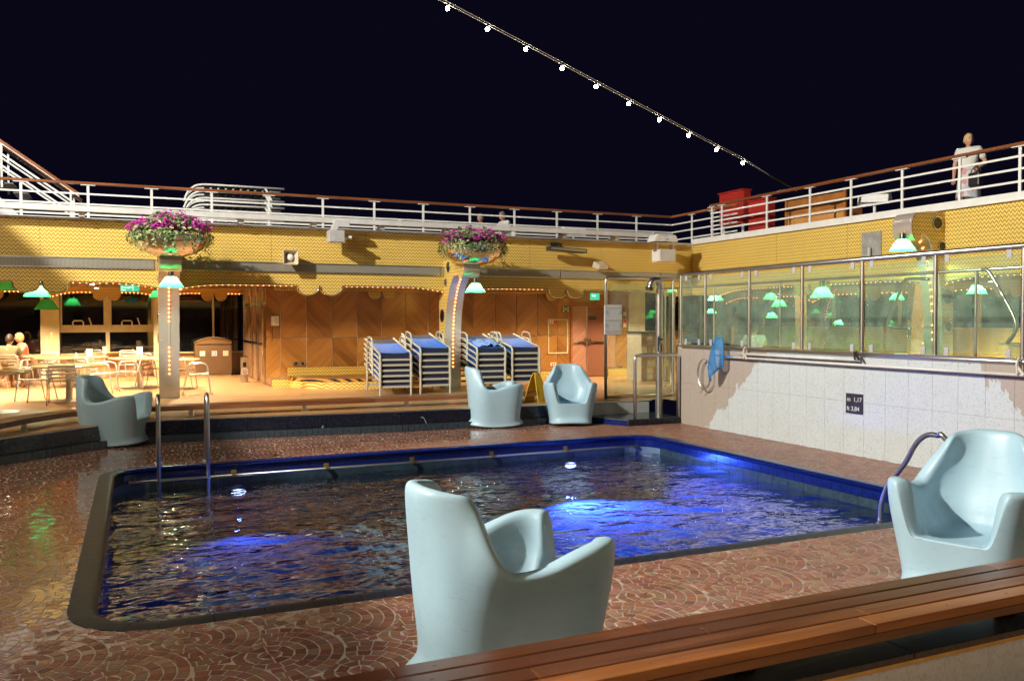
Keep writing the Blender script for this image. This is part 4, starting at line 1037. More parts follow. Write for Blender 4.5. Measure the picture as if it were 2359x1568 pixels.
# tiled counter beyond
tc = thing('tiled_counter', 'counter clad in square brown and cream tiles behind the shower', 'counter', (12, 18, 0))
cx0 = PY(1478, 850, 18.2).x; ztc = 1.22
MB().box(cx0, 13.0, 18.22, 18.9, 0, ztc).build('core', MT['grout'], tc); MB().box(cx0-.03, 13.0, 18.1, 18.95, ztc, ztc+.04).build('top', MT['darkplastic'], tc)
for i in range(7):
    for j in range(7):
        x = cx0+i*.172; z = .02+j*.172
        if x+.165 > 13: continue
        MB().box(x, x+.162, 18.2, 18.225, z, z+.162).build('tile', MT[random.choice(['bar_tile_a', 'bar_tile_a', 'bar_tile_b'])], tc, bevel=.006)
# chrome pole by the corner
cpole = thing('steel_pole', 'polished steel pole with a green lamp at the fascia corner', 'pole', (12.3, 17.9, 0))
xp_ = PY(1548, 800, 17.0).x
MB().cyl((xp_, 17.0, 0), (xp_, 17.0, 2.2), .085, .085, 20).build('shaft', MT['chrome'], cpole, 40); MB().cyl((xp_, 17.0, 0), (xp_, 17.0, .03), .15, .15, 20).build('flange', MT['chrome'], cpole, 40)

# ================================================================ LAMPS
lamp_proto = None
def green_lamp(label, loc, r=.21, stem=.1, power=14, group=None, lit=True):
    loc = Vector(loc); t = thing('green_lamp', label, 'lamp', loc, group)
    s = r/.21
    n = 28; prof = [(.05*s, .186*s), (.09*s, .184*s), (.098*s, .174*s), (r*.99, .006), (r, 0)]
    mb = MB(); vs = []; fs = []
    for rr, z in prof:
        for j in range(n): a = 2*math.pi*j/n; vs.append((loc.x+rr*math.cos(a), loc.y+rr*math.sin(a), loc.z+z))
    for i in range(len(prof)-1):
        for j in range(n): j2 = (j+1) % n; fs.append((i*n+j, i*n+j2, (i+1)*n+j2, (i+1)*n+j))
    mb.add(vs, fs).build('shade', MT['shade'], t, 50)
    MB().cyl(loc+Vector((0,0,.18*s)), loc+Vector((0,0,.18*s+stem)), .05*s, .045*s, 14).build('neck', MT['darksteel'], t, 40)
    if lit:
        MB().ball(loc+Vector((0,0,.135*s)), .03*s, 12, 8).build('bulb', MT['lamp_core'], t, True)
        if power: lamp_light('light', 'POINT', loc+Vector((0,0,.085*s)), power, (.62, 1.0, .74), t, .025)
    return t
green_lamp('lit green glass lamp on the column beside the cafe tables', (COLX[1], 16.98, PY(386, 661, 16.98).z), .22, .1, 45)
green_lamp('lit green glass lamp on the column between the lounger stacks', (COLX[2]+.02, 16.98, PY(1090, 673, 16.98).z), .22, .12, 45)
green_lamp('lit green lamp under the steel drum of the column behind the windscreen', PX(2079, 577, XR-.86), .22, .12, 80)
def pend(label, u, v, x, r, power, group=None, stem=.2):
    p = PX(u, v, x); return green_lamp(label, p, r, stem, power, group)
pend('green lamp lit white hanging in the bar beside the shower corner', 1648, 692, 14.9, .22, 40)
pend('green lamp lit white hanging under the arch behind the windscreen', 1894, 685, 13.2, .24, 60)
pend('green lamp lit white hanging close behind the inner glass screen', 2250, 676, 12.3, .15, 40)
for u, v, x, r in ((1639, 722, 17, .17), (1775, 690, 16.4, .2), (1795, 706, 15.4, .2), (1778, 732, 18, .18), (2066, 690, 14.4, .15), (1932, 748, 18.2, .15)):
    pend('green lamp glowing deep in the bar behind the windscreen', u, v, x, r, 22, 'green lamps deep in the bar')
green_lamp('small green lamp on top of the polished steel pole', (xp_, 17.0, 2.22), .12, .06, 6)
green_lamp('lit green lamp hanging over the seated couple', PY(85, 683, 20.5), .26, .12, 50)
green_lamp('dark green lamp shade mounted on the mirrored pilaster', PY(108, 713, 25.3), .30, .2, 0, None, False)
green_lamp('dark green lamp shade at the cafe edge under the arch', PY(28, 668, 18.9), .34, .2, 0, None, False)
green_lamp('small green lamp half hidden behind the cafe column', PY(362, 685, 23.5), .2, .2, 4)
# ceiling spotlights with their light
def ceil_spot(x, y, power, label, group):
    t = thing('ceiling_spotlight', label, 'spotlight', (x, y, 2.44), group)
    MB().cyl((x, y, 2.47), (x, y, 2.40), .05, .06, 14).build('housing', MT['chrome'], t, 40)
    MB().cyl((x, y, 2.399), (x, y, 2.392), .05, .045, 14).build('lens', MT['spot_w'], t)
    o = lamp_light('light', 'SPOT', (x, y, 2.37), power, (1.0, .75, .46), t, .05, spot_size=R(125), spot_blend=.6)
for x in (-2.9, -.9, 1.1):
    for y in (19.6, 21.9, 24.2): ceil_spot(x, y, 740, 'chrome ceiling spotlight over the cafe tables', 'cafe ceiling spotlights')
for u, v in ((1262, 680), (1400, 690)): pass
for x, pw in ((3.4, 120), (5.0, 110), (6.6, 110), (8.2, 125), (9.7, 155), (11.0, 250), (12.3, 300)): ceil_spot(x, 18.9, pw, 'chrome ceiling spotlight added to brighten the wood panels', 'added spotlights along the wood panels')  # lamps added here in place of bulb glow and bounced light
for x, y in ((12.6, 21.8), (14.6, 19.2), (16, 16.5), (15, 13), (17.6, 13.0), (17.6, 9.5), (15, 9.6), (15, 6.5)): ceil_spot(x, y, 850, 'chrome ceiling spotlight added to lighten the bar behind the windscreen', 'added bar ceiling spotlights')  # lamps added to lighten the interior seen through the glass
# floodlight mast assumed out of view on the left, the main light of the pool area
fl = thing('assumed_floodlight_mast', 'assumed unseen tall white mast with floodlight shining over the pool', 'floodlight', (-9.2, 8.0, 6.6))
FLP = Vector((-9.2, 8.0, 10.4))
MB().cyl((-9.5, 8, 6.6), (-9.5, 8, 10.3), .09, .07, 14).build('mast', MT['white'], fl, 40)
MB().box(-9.5, -9.25, 7.7, 8.3, 10.2, 10.6).build('housing', MT['white'], fl, bevel=.03); MB().box(-9.249, -9.24, 7.75, 8.25, 10.25, 10.55).build('lens', MT['flood'], fl)
kl = lamp_light('light', 'SPOT', FLP, 22500, (1.0, .94, .83), fl, .22, spot_size=R(120), spot_blend=.3)
kl.rotation_euler = (Vector((6, 13, 1.0))-FLP).to_track_quat('-Z', 'Y').to_euler()
mb = MB(); mb.box(-14, -5.35, -6, 17.2, 6.45, 6.6); o = mb.build('assumed_shade_slab', MT['lightgrey']); o['kind'] = 'structure'  # assumed unseen slab, added so its edge shades the fascia end and left paving
# fill lamps added out of view behind the camera to lighten the near side
for i, (x, y) in enumerate(((-1.5, -1.2), (2.2, -1.4), (6.0, -1.2))):
    t = thing('walkway_fill_lamp', 'unseen fill lamp added over the walkway on the near side of the pool', 'lamp', (x, y, 2.9), 'added walkway fill lamps')
    MB().lathe((x, y, 2.88), [(.02, -.03), (.14, -.03), (.17, 0), (.17, .05)], 20).build('housing', MT['white'], t, 40); MB().cyl((x, y, 2.849), (x, y, 2.84), .13, .12, 18).build('lens', MT['spot_w'], t)
    lamp_light('light', 'SPOT', (x, y, 2.82), 90, (1.0, .9, .72), t, .14, spot_size=R(165), spot_blend=.5)
for i, y in enumerate((4.5, 8.5, 12.5)):  # fill lamps added out of view to brighten the shaded side of the pool
    t = thing('deck_fill_lamp', 'unseen fill lamp added under the edge of the assumed shade slab beside the pool', 'lamp', (-5.6, y, 5.9), 'added shade slab fill lamps')
    MB().lathe((-5.6, y, 5.95), [(.02, -.03), (.16, -.03), (.2, 0), (.2, .05)], 20).build('housing', MT['white'], t, 40); MB().cyl((-5.6, y, 5.919), (-5.6, y, 5.91), .15, .14, 18).build('lens', MT['spot_w'], t)
    MB().cyl((-5.6, y, 6.0), (-5.6, y, 6.449), .03, .03, 8).build('stem', MT['white'], t)
    lo = lamp_light('light', 'SPOT', (-5.6, y, 5.88), 800, (1.0, .88, .68), t, .16, spot_size=R(165), spot_blend=.5); lo.rotation_euler = (0, R(-25), 0)
nf = thing('mosaic_fascia', 'unseen yellow zigzag mosaic fascia assumed on the near side facing the far facade', 'fascia', (2, .66, 2.3))  # assumed out-of-view fascia, added so steel and water reflect its yellow
MB().box(-9, 13.3, .62, .70, 2.32, 3.5).build('mosaic_panel', MT['chev'], nf); MB().box(-9, 13.3, .701, .73, 2.3, 2.36).build('edge_trim', MT['chrome'], nf)
mb = MB(); mb.box(-9, 13, -6, .6, 2.93, 3.05); o = mb.build('walkway_canopy', MT['lightgrey']); o['kind'] = 'structure'
# ---- string of white bulbs across the sky
sl = thing('festoon_string', 'string of round white bulbs on twin wires across the night sky', 'string lights', (13.9, 16.2, 4.7))
UV = [(1031, 20), (1123, 68), (1211, 114), (1294.6, 158), (1373, 200), (1448, 239.5), (1519, 276.5), (1586, 312), (1650, 345), (1711, 376)]
def depth_pt(u, v, d): return Vector((0,0,EYE))+ray(u, v)*d
bp2 = []
for i, (u, v) in enumerate(UV): bp2.append(depth_pt(u, v, 17.4*(1+.0268*i)))
ends = [depth_pt(880, -60, 17.4*(1-.0268*1.6))]+[p+Vector((0,0,.09)) for p in bp2]+[depth_pt(1770, 402, 17.4*1.27), depth_pt(1836, 440, 17.4*1.305)]
MB().tube(ends, .008, 5).build('wire', MT['strap'], sl); MB().tube([p+Vector((0,0,.05)) for p in ends[:-2]]+ends[-2:], .006, 5).build('wire', MT['strap'], sl)
first = None
for p in bp2:
    if first is None:
        first = MB().ball(p, .042, 12, 8).build('bulb', MT['bulb_w'], sl, True); cap0 = MB().cyl(p+Vector((0,0,.035)), p+Vector((0,0,.09)), .022, .022, 8).build('socket', MT['darkplastic'], sl)
    else:
        for q in (first, cap0): c = q.copy(); link(c, sl); c.location = p-bp2[0]
MB().tube(ends[-2:], .02, 6).build('turnbuckle', MT['brass'], sl)
# ================================================================ PLANTERS
def planter(label, x, y, zr, seed):
    rnd = random.Random(seed); t = thing('flower_bowl', label, 'planter', (x, y, zr-.38))
    prof = [(.17, -.38), (.24, -.372), (.42, -.32), (.58, -.22), (.67, -.10), (.70, 0), (.68, .004), (.6, -.09)]
    MB().lathe((x, y, zr), prof, 48).build('bowl', MT['chrome'], t, 60)
    MB().cyl((x, y, zr-.1), (x, y, zr-.09), .62, .62, 32).build('soil', MT['soil'], t)
    leaves = MB(); pet = MB()
    def leaf(mb, c, s, nrm_, k):
        nrm_ = nrm_.normalized(); a = nrm_.orthogonal().normalized(); a.rotate(Matrix.Rotation(rnd.uniform(0, 6.28), 3, nrm_)); b = nrm_.cross(a)
        mb.cur = k; mb.add([c-a*s, c-b*s*.55+nrm_*s*.15, c+a*s, c+b*s*.55+nrm_*s*.15], [(0,1,2), (0,2,3)])
    clusters = [(rnd.uniform(0, 6.28), rnd.uniform(.1, .95)) for _ in range(105)]
    for i in range(1500):
        a = rnd.uniform(0, 2*math.pi); q = math.sqrt(rnd.random()); rad = q*.76*(1+.22*noise.noise(Vector((math.cos(a)*1.8, math.sin(a)*1.8, seed))))
        top = .40*(1+.45*noise.noise(Vector((math.cos(a)*q*2.2, math.sin(a)*q*2.2, seed+5))))*math.sqrt(max(0, 1-(q*.97)**2))+.05*noise.noise(Vector((math.cos(a)*q*3, math.sin(a)*q*3, seed)))
        h = top*rnd.uniform(.55, 1.05) if q < .85 else rnd.uniform(-.10, .12)
        p = Vector((x+rad*math.cos(a), y+rad*math.sin(a), zr+h-.02)); leaf(leaves, p, rnd.uniform(.018, .055), Vector((math.cos(a)*q+rnd.uniform(-.6, .6), math.sin(a)*q+rnd.uniform(-.6, .6), .6)), 1 if rnd.random() < .38 else 0)
    for i in range(40):           # trailing ivy
        a = rnd.uniform(-3.6, .5) if i < 18 else rnd.uniform(0, 6.28); L = rnd.uniform(.1, .42)*(1.5 if -.9 < a < .4 else 1)
        for k in range(int(L/.022)):
            d = k*.022; p = Vector((x+(.72+.03*math.sin(d*20))*math.cos(a)+rnd.uniform(-.03, .03), y+.72*math.sin(a)+rnd.uniform(-.03, .03), zr+.03-d))
            leaf(leaves, p, rnd.uniform(.02, .036), Vector((math.cos(a), math.sin(a), rnd.uniform(-.2, .5))), 1 if rnd.random() < .45 else 0)
    for (a, q) in clusters:
        top = .42*math.sqrt(1-q*q*.9); c = Vector((x+q*.74*math.cos(a), y+q*.74*math.sin(a), zr+top*rnd.uniform(.35, 1.0))); nn = rnd.randint(12, 26)
        for j in range(nn):
            o = Vector((rnd.gauss(0, .05), rnd.gauss(0, .05), rnd.gauss(0, .035))); leaf(pet, c+o, rnd.uniform(.022, .04), o+Vector((rnd.uniform(-.5, .5), -.3, .5)), rnd.randint(0, 1))
    o = leaves.build('foliage', [MT['leaf_a'], MT['leaf_b']], t, fixn=False); o['kind'] = 'stuff'
    o = pet.build('blossom', [MT['petal_a'], MT['petal_b']], t, fixn=False); o['kind'] = 'stuff'
ZRIM = PY(390, 544, 17.05).z
planter('polished steel bowl of purple flowers on the column beside the cafe tables', COLX[1], 17.05, ZRIM, 3)
planter('polished steel bowl of purple flowers on the column between the lounger stacks', COLX[2], 17.05, ZRIM, 11)
# ================================================================ THINGS ON THE FASCIAS
c = PY(672, 592, YF-.35)
hs = thing('horn_loudspeaker', 'beige horn loudspeaker on the yellow fascia', 'loudspeaker', (c.x, YF, c.z))
mb = MB(); 
def ring(cx, yy, cz, w, h): return [(cx-w, yy, cz-h), (cx-w*.8, yy, cz-h*1.1), (cx+w*.8, yy, cz-h*1.1), (cx+w, yy, cz-h), (cx+w, yy, cz+h), (cx-w, yy, cz+h)]
rs = [ring(c.x, YF-.02, c.z+.02, .06, .06), ring(c.x, YF-.14, c.z+.02, .09, .08), ring(c.x-.02, YF-.36, c.z, .16, .15), ring(c.x-.02, YF-.37, c.z, .15, .14), ring(c.x-.02, YF-.2, c.z, .075, .075)]
vs = [p for r_ in rs for p in r_]; mb.add(vs, [(i*6+j, i*6+(j+1) % 6, (i+1)*6+(j+1) % 6, (i+1)*6+j) for i in range(4) for j in range(6)]+[tuple(range(24, 30))]); mb.build('horn', MT['beige'], hs)
MB().ball((c.x-.02, YF-.26, c.z), .075, 14, 8, (1, .6, 1)).build('driver', MT['paper'], hs, True)
c = PY(775, 545, YF-.4)
cb = thing('camera_bracket', 'grey equipment box with small camera hung from the track beam', 'camera', (c.x, 18.0, c.z))
MB().box(c.x-.19, c.x+.13, YF-.62, YF-.3, c.z-.13, c.z+.12).build('box', MT['grey'], cb, bevel=.01)
MB().prism([(c.x-.12, YF-.55, c.z+.125), (c.x-.05, YF-.55, c.z+.33), (c.x+.2, YF-.55, c.z+.33), (c.x+.28, YF-.55, c.z+.2), (c.x+.02, YF-.55, c.z+.2), (c.x-.02, YF-.55, c.z+.125)], (0, .25, 0)).build('hanger', MT['lightgrey'], cb)
MB().cyl((c.x+.17, YF-.5, c.z-.01), (c.x+.3, YF-.53, c.z-.02), .033, .033, 12).build('camera', MT['lightgrey'], cb, 40)
MB().cyl((c.x+.30, YF-.53, c.z-.02), (c.x+.32, YF-.535, c.z-.02), .03, .03, 12).build('lens', MT['winblack'], cb, 40)
MB().bar((c.x+.13, YF-.45, c.z-.04), (c.x+.22, YF-.48, c.z-.03), .02, .03).build('arm', MT['steel'], cb)
# heater / lamp bar
a, b = PY(1262, 572, YF-.35), PY(1348, 579, YF-.35)
hb = thing('heater_bar', 'long dark lamp fitting tilted on the fascia beyond the flower bowl', 'heater', (a.x, YF, a.z))
MB().bar(a, b, .22, .1).build('housing', MT['darkplastic'], hb, bevel=.012); MB().bar(a+Vector((.03,-.112,-.0)), b+Vector((-.03,-.112,0)), .008, .06).build('grille', MT['steel'], hb)
m_ = a.lerp(b, .35); MB().bar(m_+Vector((0, .0, .12)), m_+Vector((0, .33, .12)), .05, .05).box(m_.x-.1, m_.x+.1, YF-.02, YF, m_.z+.05, m_.z+.2).bar(m_+Vector((0,0,.04)), m_+Vector((0,0,.14)), .05, .05, (0,1,0)).build('bracket', MT['darksteel'], hb)
# downlight box
c = PY(1383, 612, YF-.3)
db = thing('wall_floodlight', 'small beige floodlight tilted down on the fascia', 'floodlight', (c.x, YF, c.z))
mb = MB(); mb.prism([(c.x-.12, YF-.18, c.z+.12), (c.x-.12, YF-.48, c.z-.0), (c.x-.12, YF-.44, c.z-.1), (c.x-.12, YF-.1, c.z-.02)], (.24, 0, 0)); mb.build('hood', MT['beige'], db)
MB().box(c.x-.03, c.x+.03, YF-.15, YF, c.z+.0, c.z+.05).build('arm', MT['darksteel'], db)
# big white box (loudspeaker cabinet) at the corner with arm
c = PY(1533, 588, 17.6)
lc = thing('speaker_cabinet', 'white square loudspeaker cabinet hung from the end of the track beam', 'loudspeaker', (c.x, 17.6, c.z))
MB().box(c.x-.24, c.x+.24, 17.5, 17.85, c.z-.16, c.z+.14).build('cabinet', MT['white'], lc, bevel=.012)
MB().box(c.x-.215, c.x+.215, 17.49, 17.499, c.z-.135, c.z+.115).build('front_grille', MT['lightgrey'], lc)
MB().box(c.x-.26, c.x-.22, 17.6, 17.75, c.z+.1, c.z+.27).box(c.x+.22, c.x+.26, 17.6, 17.75, c.z+.1, c.z+.27).box(c.x-.3, c.x+.45, 17.58, 17.78, c.z+.271, c.z+.31).build('yoke', MT['steel'], lc)
for dx, s in ((-.2, 1), (.12, -1)):
    MB().prism([(c.x+dx-.18, 17.5, c.z+.33), (c.x+dx+.18, 17.5, c.z+.33), (c.x+dx+.14, 17.5, c.z+.46), (c.x+dx-.1*s, 17.5, c.z+.5)], (0, .35, 0)).build('floodlight_head', MT['white'], lc)
# steel plate on right fascia
p0, p1 = PX(1985, 537, XR-.03), PX(2029, 592, XR-.03)
pl = thing('wall_plate', 'blank weathered steel plate on the fascia above the windscreen', 'plate', (XR, p0.y, p1.z))
MB().box(XR-.03, XR-.002, p1.y, p0.y, p1.z, p0.z).build('plate', MT['whitemetal'], pl); MB().cyl((XR-.08, (p0.y+p1.y)/2, p1.z-.02), (XR-.08, (p0.y+p1.y)/2, p1.z+.2), .04, .035, 12).build('stub', MT['grey'], pl, 40)
# signs
def lit_sign(label, p0, p1, words, th=.06):
    t = thing('exit_sign', label, 'sign', ((p0.x+p1.x)/2, p0.y, p1.z)); MB().box(p0.x, p1.x, p0.y, p0.y+th, p1.z, p0.z).build('box', MT['exit'], t)
    h = (p0.z-p1.z); text('lettering', words, MT['exit_w'], t, (p0.x+.02, p0.y-.003, p1.z+h*.5), (1,0,0), (0,0,1), h*.42)
    MB().box(p0.x+.02, p0.x+.03, p0.y+.02, p0.y+.04, p0.z, p0.z+.12).box(p1.x-.03, p1.x-.02, p0.y+.02, p0.y+.04, p0.z, p0.z+.12).build('hanger', MT['steel'], t); return t
lit_sign('green lit Emergency Exit sign with arrow under the cafe ceiling', PY(277, 656, 20.2), PY(321, 671, 20.2), 'Emergency\nExit        >')
lit_sign('green lit exit sign above the double door', PY(1362, 675, 19.9), PY(1381, 691, 19.9), 'Exit')
# small items on the wood wall
def plate(name, label, cat, u0, v0, u1, v1, mat, y=YW, th=.02, marks=()):
    p0, p1 = PY(u0, v0, y), PY(u1, v1, y); t = thing(name, label, cat, (p0.x, y, p1.z))
    MB().box(p0.x, p1.x, y-th, y+.005, p1.z, p0.z).build('plate', MT[mat], t, bevel=.003 if th > .02 else 0)
    for (a, b, c_, d_, m) in marks:
        w, h = p1.x-p0.x, p0.z-p1.z; MB().box(p0.x+a*w, p0.x+b*w, y-th-.004, y-th-.001, p1.z+c_*h, p1.z+d_*h).build('mark', MT[m], t)
    return t
t = plate('wall_phone', 'cream wall telephone box on the wood panels', 'telephone', 624, 728, 641.5, 750, 'paper', YW, .07, [(.5, .9, .15, .8, 'lightgrey')])
p = PY(627, 775, YW); MB().tube([(p.x, YW-.03, PY(627, 750, YW).z), (p.x+.01, YW-.035, p.z), (p.x-.01, YW-.03, PY(627, 786, YW).z)], .008, 5).build('cord', MT['black'], t)
for u in (676, 692): plate('power_socket', 'small steel socket plate low on the wood panels', 'socket', u, 833, u+11, 841, 'steel', YW, .012, [(.2, .8, .15, .85, 'black')])['group'] = 'sockets on the wood panels'
# hose cabinet outline
p0, p1 = PY(1262, 734.5, YW-.01), PY(1308.5, 814, YW-.01)
hc = thing('hose_cabinet', 'fire hose cabinet door outlined in pale metal on the wood wall', 'cabinet', (p0.x, YW, p1.z))
w = .035
MB().box(p0.x, p1.x, YW-.02, YW+.006, p0.z-w, p0.z).box(p0.x, p1.x, YW-.02, YW+.006, p1.z, p1.z+w).box(p0.x, p0.x+w, YW-.02, YW+.006, p1.z+w+.001, p0.z-w-.001).box(p1.x-w, p1.x, YW-.02, YW+.006, p1.z+w+.001, p0.z-w-.001).build('frame', MT['cream'], hc)
MB().cyl((p0.x+.06, YW-.03, (p0.z+p1.z)/2), (p0.x+.06, YW, (p0.z+p1.z)/2), .02, .02, 10).build('knob', MT['chrome'], hc)
plate('fire_sticker', 'white and red fire equipment stickers on the hose cabinet', 'sticker', 1266, 737.5, 1283, 745.5, 'paper', YW-.0, .012, [(.5, .98, .05, .95, 'redink'), (.2, .32, .2, .8, 'redink'), (.68, .8, .3, .7, 'paper')])
plate('safety_sign', 'dark square safety sign with pale symbols above the hose cabinet', 'sign', 1294.5, 706, 1311, 719, 'leaf_a', YW, .012, [(.08, .3, .6, .9, 'paper'), (.7, .92, .6, .9, 'paper'), (.08, .3, .1, .4, 'paper'), (.7, .92, .1, .4, 'paper'), (.4, .6, .35, .7, 'paper')])
plate('notice_sticker', 'red alarm notice with white cards on the wood strip beyond the door', 'sticker', 1435, 735, 1442.5, 753, 'paper', YW, .012, [(.05, .95, .5, .95, 'redink')])
plate('notice_card', 'small white card above the red alarm notice', 'sticker', 1435, 718, 1442, 727, 'paper', YW, .012)
plate('power_socket', 'steel socket plate low on the wood strip beyond the door', 'socket', 1426, 841.5, 1433, 848, 'steel', YW, .012, [(.25, .75, .2, .8, 'black')])
plate('floor_notice', 'white and red notice low on the wood wall behind the lounger stacks', 'sticker', 1268, 835, 1281, 842, 'paper', YW, .012, [(.2, .4, .2, .8, 'redink'), (.6, .8, .2, .8, 'redink')])
# half round stage
st = thing('stage', 'low half round stage edged with black and orange stripes and yellow mosaic', 'stage', (5.0, 20, 0))
sc_ = Vector((5.3, YW-.06, 0)); a_, b_ = 2.0, 1.35
def half(r, z, n=28): return [Vector((sc_.x-a_*r*math.cos(math.pi*i/n), sc_.y-b_*r*math.sin(math.pi*i/n), z)) for i in range(n+1)]
lo, hi = half(1.0, .0), half(1.0, .22); mb = MB(); k = len(lo)
mb.add(lo+hi, [(i, i+1, k+i+1, k+i) for i in range(k-1)]); mb.build('mosaic_skirt', MT['chev'], st, True)
h2 = half(1.006, .16); h3 = half(1.006, .23); mb = MB(); mb.add(h2+h3, [(i, i+1, k+i+1, k+i) for i in range(k-1)]); mb.build('striped_edge', MT['hazard'], st, True)
mb = MB(); mb.add(hi+half(.9, .24), [(i, i+1, k+i+1, k+i) for i in range(k-1)]); mb.build('rim', MT['steel'], st, True)
mb = MB(); hh = half(.9, .235); mb.add(hh, [tuple(range(k))]); mb.build('floor', MT['bench'], st)
MB().box(3.25, 7.2, YW-.058, YW-.052, .24, .44).build('mosaic_upstand', MT['chev'], st)
# ================================================================ UPPER DECK THINGS
ZU = 3.58
def cabinet(label, u0, v0, u1, v1, x, depth):
    p0, p1 = PX(u0, v0, x), PX(u1, v1, x); t = thing('fire_cabinet', label, 'cabinet', (x+depth/2, (p0.y+p1.y)/2, ZU))
    zt = p0.z; zb = max(ZU+.12, p1.z)
    MB().box(x, x+depth, p1.y, p0.y, zb, zt).build('body', MT['redpaint'], t, bevel=.012); MB().box(x-.018, x-.002, p1.y+.03, p0.y-.03, zb+.03, zt-.04).build('door', MT['redpaint'], t, bevel=.006)
    MB().box(x-.04, x+depth+.02, p1.y-.02, p0.y+.02, zt+.002, zt+.03).build('roof', MT['redpaint'], t)
    MB().box(x-.035, x-.019, p1.y+.07, p1.y+.1, (zb+zt)/2-.06, (zb+zt)/2+.06).build('handle', MT['steel'], t)
    for y in (p1.y+.08, p0.y-.12): MB().box(x+.05, x+.1, y, y+.04, ZU, zb).build('leg', MT['white'], t)
cabinet('tall red fire cabinet on the upper deck corner', 1657, 449, 1712, 513, 14.6, .25)
cabinet('smaller red fire cabinet beside the tall one', 1724, 466, 1768, 528, 14.6, .25)
p0, p1 = PX(1812, 447, 14.5), PX(1950, 447, 14.5)
wb = thing('wooden_locker', 'golden brown wooden locker bench behind the upper railing', 'locker', (14.7, (p0.y+p1.y)/2, ZU))
zt = PX(1880, 452, 14.5).z
for i, (a, b) in enumerate(((ZU+.02, ZU+.26), (ZU+.264, ZU+.5), (ZU+.504, zt))): MB().box(14.5, 14.53, p1.y, p0.y, a, b).build('plank', MT['pinegold'], wb, bevel=.005)
MB().box(14.53, 15.0, p1.y+.02, p0.y-.02, ZU, ZU+.5).build('chest', MT['pinegold'], wb); MB().box(14.46, 14.499, p1.y-.01, p1.y+.05, ZU, zt+.01).box(14.46, 14.499, p0.y-.05, p0.y+.01, ZU, zt+.01).build('end_post', MT['pinegold'], wb)
def deck_flood(label, u, v, x=None, y=None, yaw=0):
    p = PX(u, v, x) if x else PY(u, v, y); t = thing('deck_floodlight', label, 'floodlight', (p.x, p.y, ZU))
    b = MB(); pts = [(-.32, -.12, -.08), (.32, -.12, -.08), (.32, .12, -.06), (-.32, .12, -.06), (-.32, -.08, .1), (.32, -.08, .1), (.30, .1, .12), (-.30, .1, .12)]
    b.add(pts, [(3,2,1,0), (4,5,6,7), (0,1,5,4), (1,2,6,5), (2,3,7,6), (3,0,4,7)]); b.xf(Matrix.Translation(p) @ Matrix.Rotation(yaw, 4, 'Z')); b.build('head', MT['white'], t, bevel=.015)
    b = MB().box(-.3, .3, -.13, -.125, -.11, -.09).box(-.3, -.28, -.128, .0, -.11, -.085).box(.28, .3, -.128, 0, -.11, -.085); b.xf(Matrix.Translation(p) @ Matrix.Rotation(yaw, 4, 'Z')); b.build('yoke', MT['white'], t)
    MB().cyl((p.x, p.y, ZU), (p.x, p.y, p.z-.09), .03, .03, 10).build('stand', MT['white'], t, 40)
deck_flood('white floodlight box on a stand behind the railing above the windscreen', 2015, 460, x=14.0, yaw=R(-70))
deck_flood('white floodlight box behind the railing above the heater', 1321, 533, y=19.3, yaw=0)
# stacked white loungers on the upper deck
g = 'white loungers stacked on the upper deck'
def deck_lounger(z, first=None):
    a, b = PY(436, 470, 21.0).x, PY(652, 470, 21.0).x
    if first:
        c = copy_tree(first); c.location = Vector(first.location)+Vector((0,0,z)); return c
    t = thing('stacked_lounger', 'lowest white framed lounger of the stack on the upper deck', 'lounger', (a, 21.0, ZU), g)
    for y in (20.8, 21.4):
        MB().tube(bez([(a-.1, y, ZU+.02), (a, y, ZU+.2), (a+.2, y, ZU+.33), (a+.6, y, ZU+.35)], 6)+[Vector((b, y, ZU+.35))], .024, 8).build('side_rail', MT['white'], t, True)
        MB().bar((b-.45, y, ZU+.35), (b-.28, y, ZU+.02), .04, .03, (0,1,0)).build('leg', MT['white'], t)
    for i in range(9): MB().box(a+.35+i*.17, a+.47+i*.17, 20.83, 21.38, ZU+.335, ZU+.35).build('slat', MT['curtain'], t)
    return t
l0 = deck_lounger(0)
for i in range(1, 6): deck_lounger(i*.155, l0)['label'] = ['', 'second lowest', 'third lowest', 'third highest', 'second highest', 'topmost'][i]+' white framed lounger of the stack on the upper deck'
# stairs rising at the left
ss = thing('deck_stairs', 'white steel staircase with teak handrails rising from the upper deck', 'stairs', (-1, 22, ZU))
ya, yb = 21.4, 22.5
def SP(u, v, y): return PY(u, v, y)
for y, dv in ((ya, 0), (yb, 22)):
    t0, t1 = SP(-60, 283, ya), SP(165, 436, ya); sl_ = (t1.z-t0.z)/(t1.x-t0.x); xA, zA = t1.x, t1.z
    def L(x): return zA+(x-xA)*sl_
    x0, x1 = -4.6, xA+.15
    MB().bar((x0, y, L(x0)), (x1, y, L(x1)), .10, .06).build('handrail', MT['rail_teak'], ss, bevel=.012)
    MB().bar((x0, y, L(x0)-.045), (x1, y, L(x1)-.045), .06, .02).build('rail', MT['white'], ss)
    for o in (.27, .52): MB().bar((x0, y, L(x0)-o), (x1-.1, y, L(x1-.1)-o), .03, .04).build('rail', MT['white'], ss)
    for x in (xA-.02, xA-1.35, xA-2.7): MB().box(x-.02, x+.02, y-.02, y+.02, max(ZU, L(x)-1.0), L(x)-.056).build('post', MT['white'], ss)
    mb = MB(); mb.prism([(x0, y-.015, L(x0)-.62), (xA-.75, y-.015, ZU+.01), (xA-1.35, y-.015, ZU+.01), (x0, y-.015, L(x0)-1.02)], (0, .03, 0)); mb.build('stringer', MT['lightgrey'], ss)
for i in range(9):
    x = xA-1.0-i*.28; MB().box(x-.14, x+.14, ya+.02, yb-.02, L(x)-.86, L(x)-.83).build('tread', MT['darksteel'], ss)
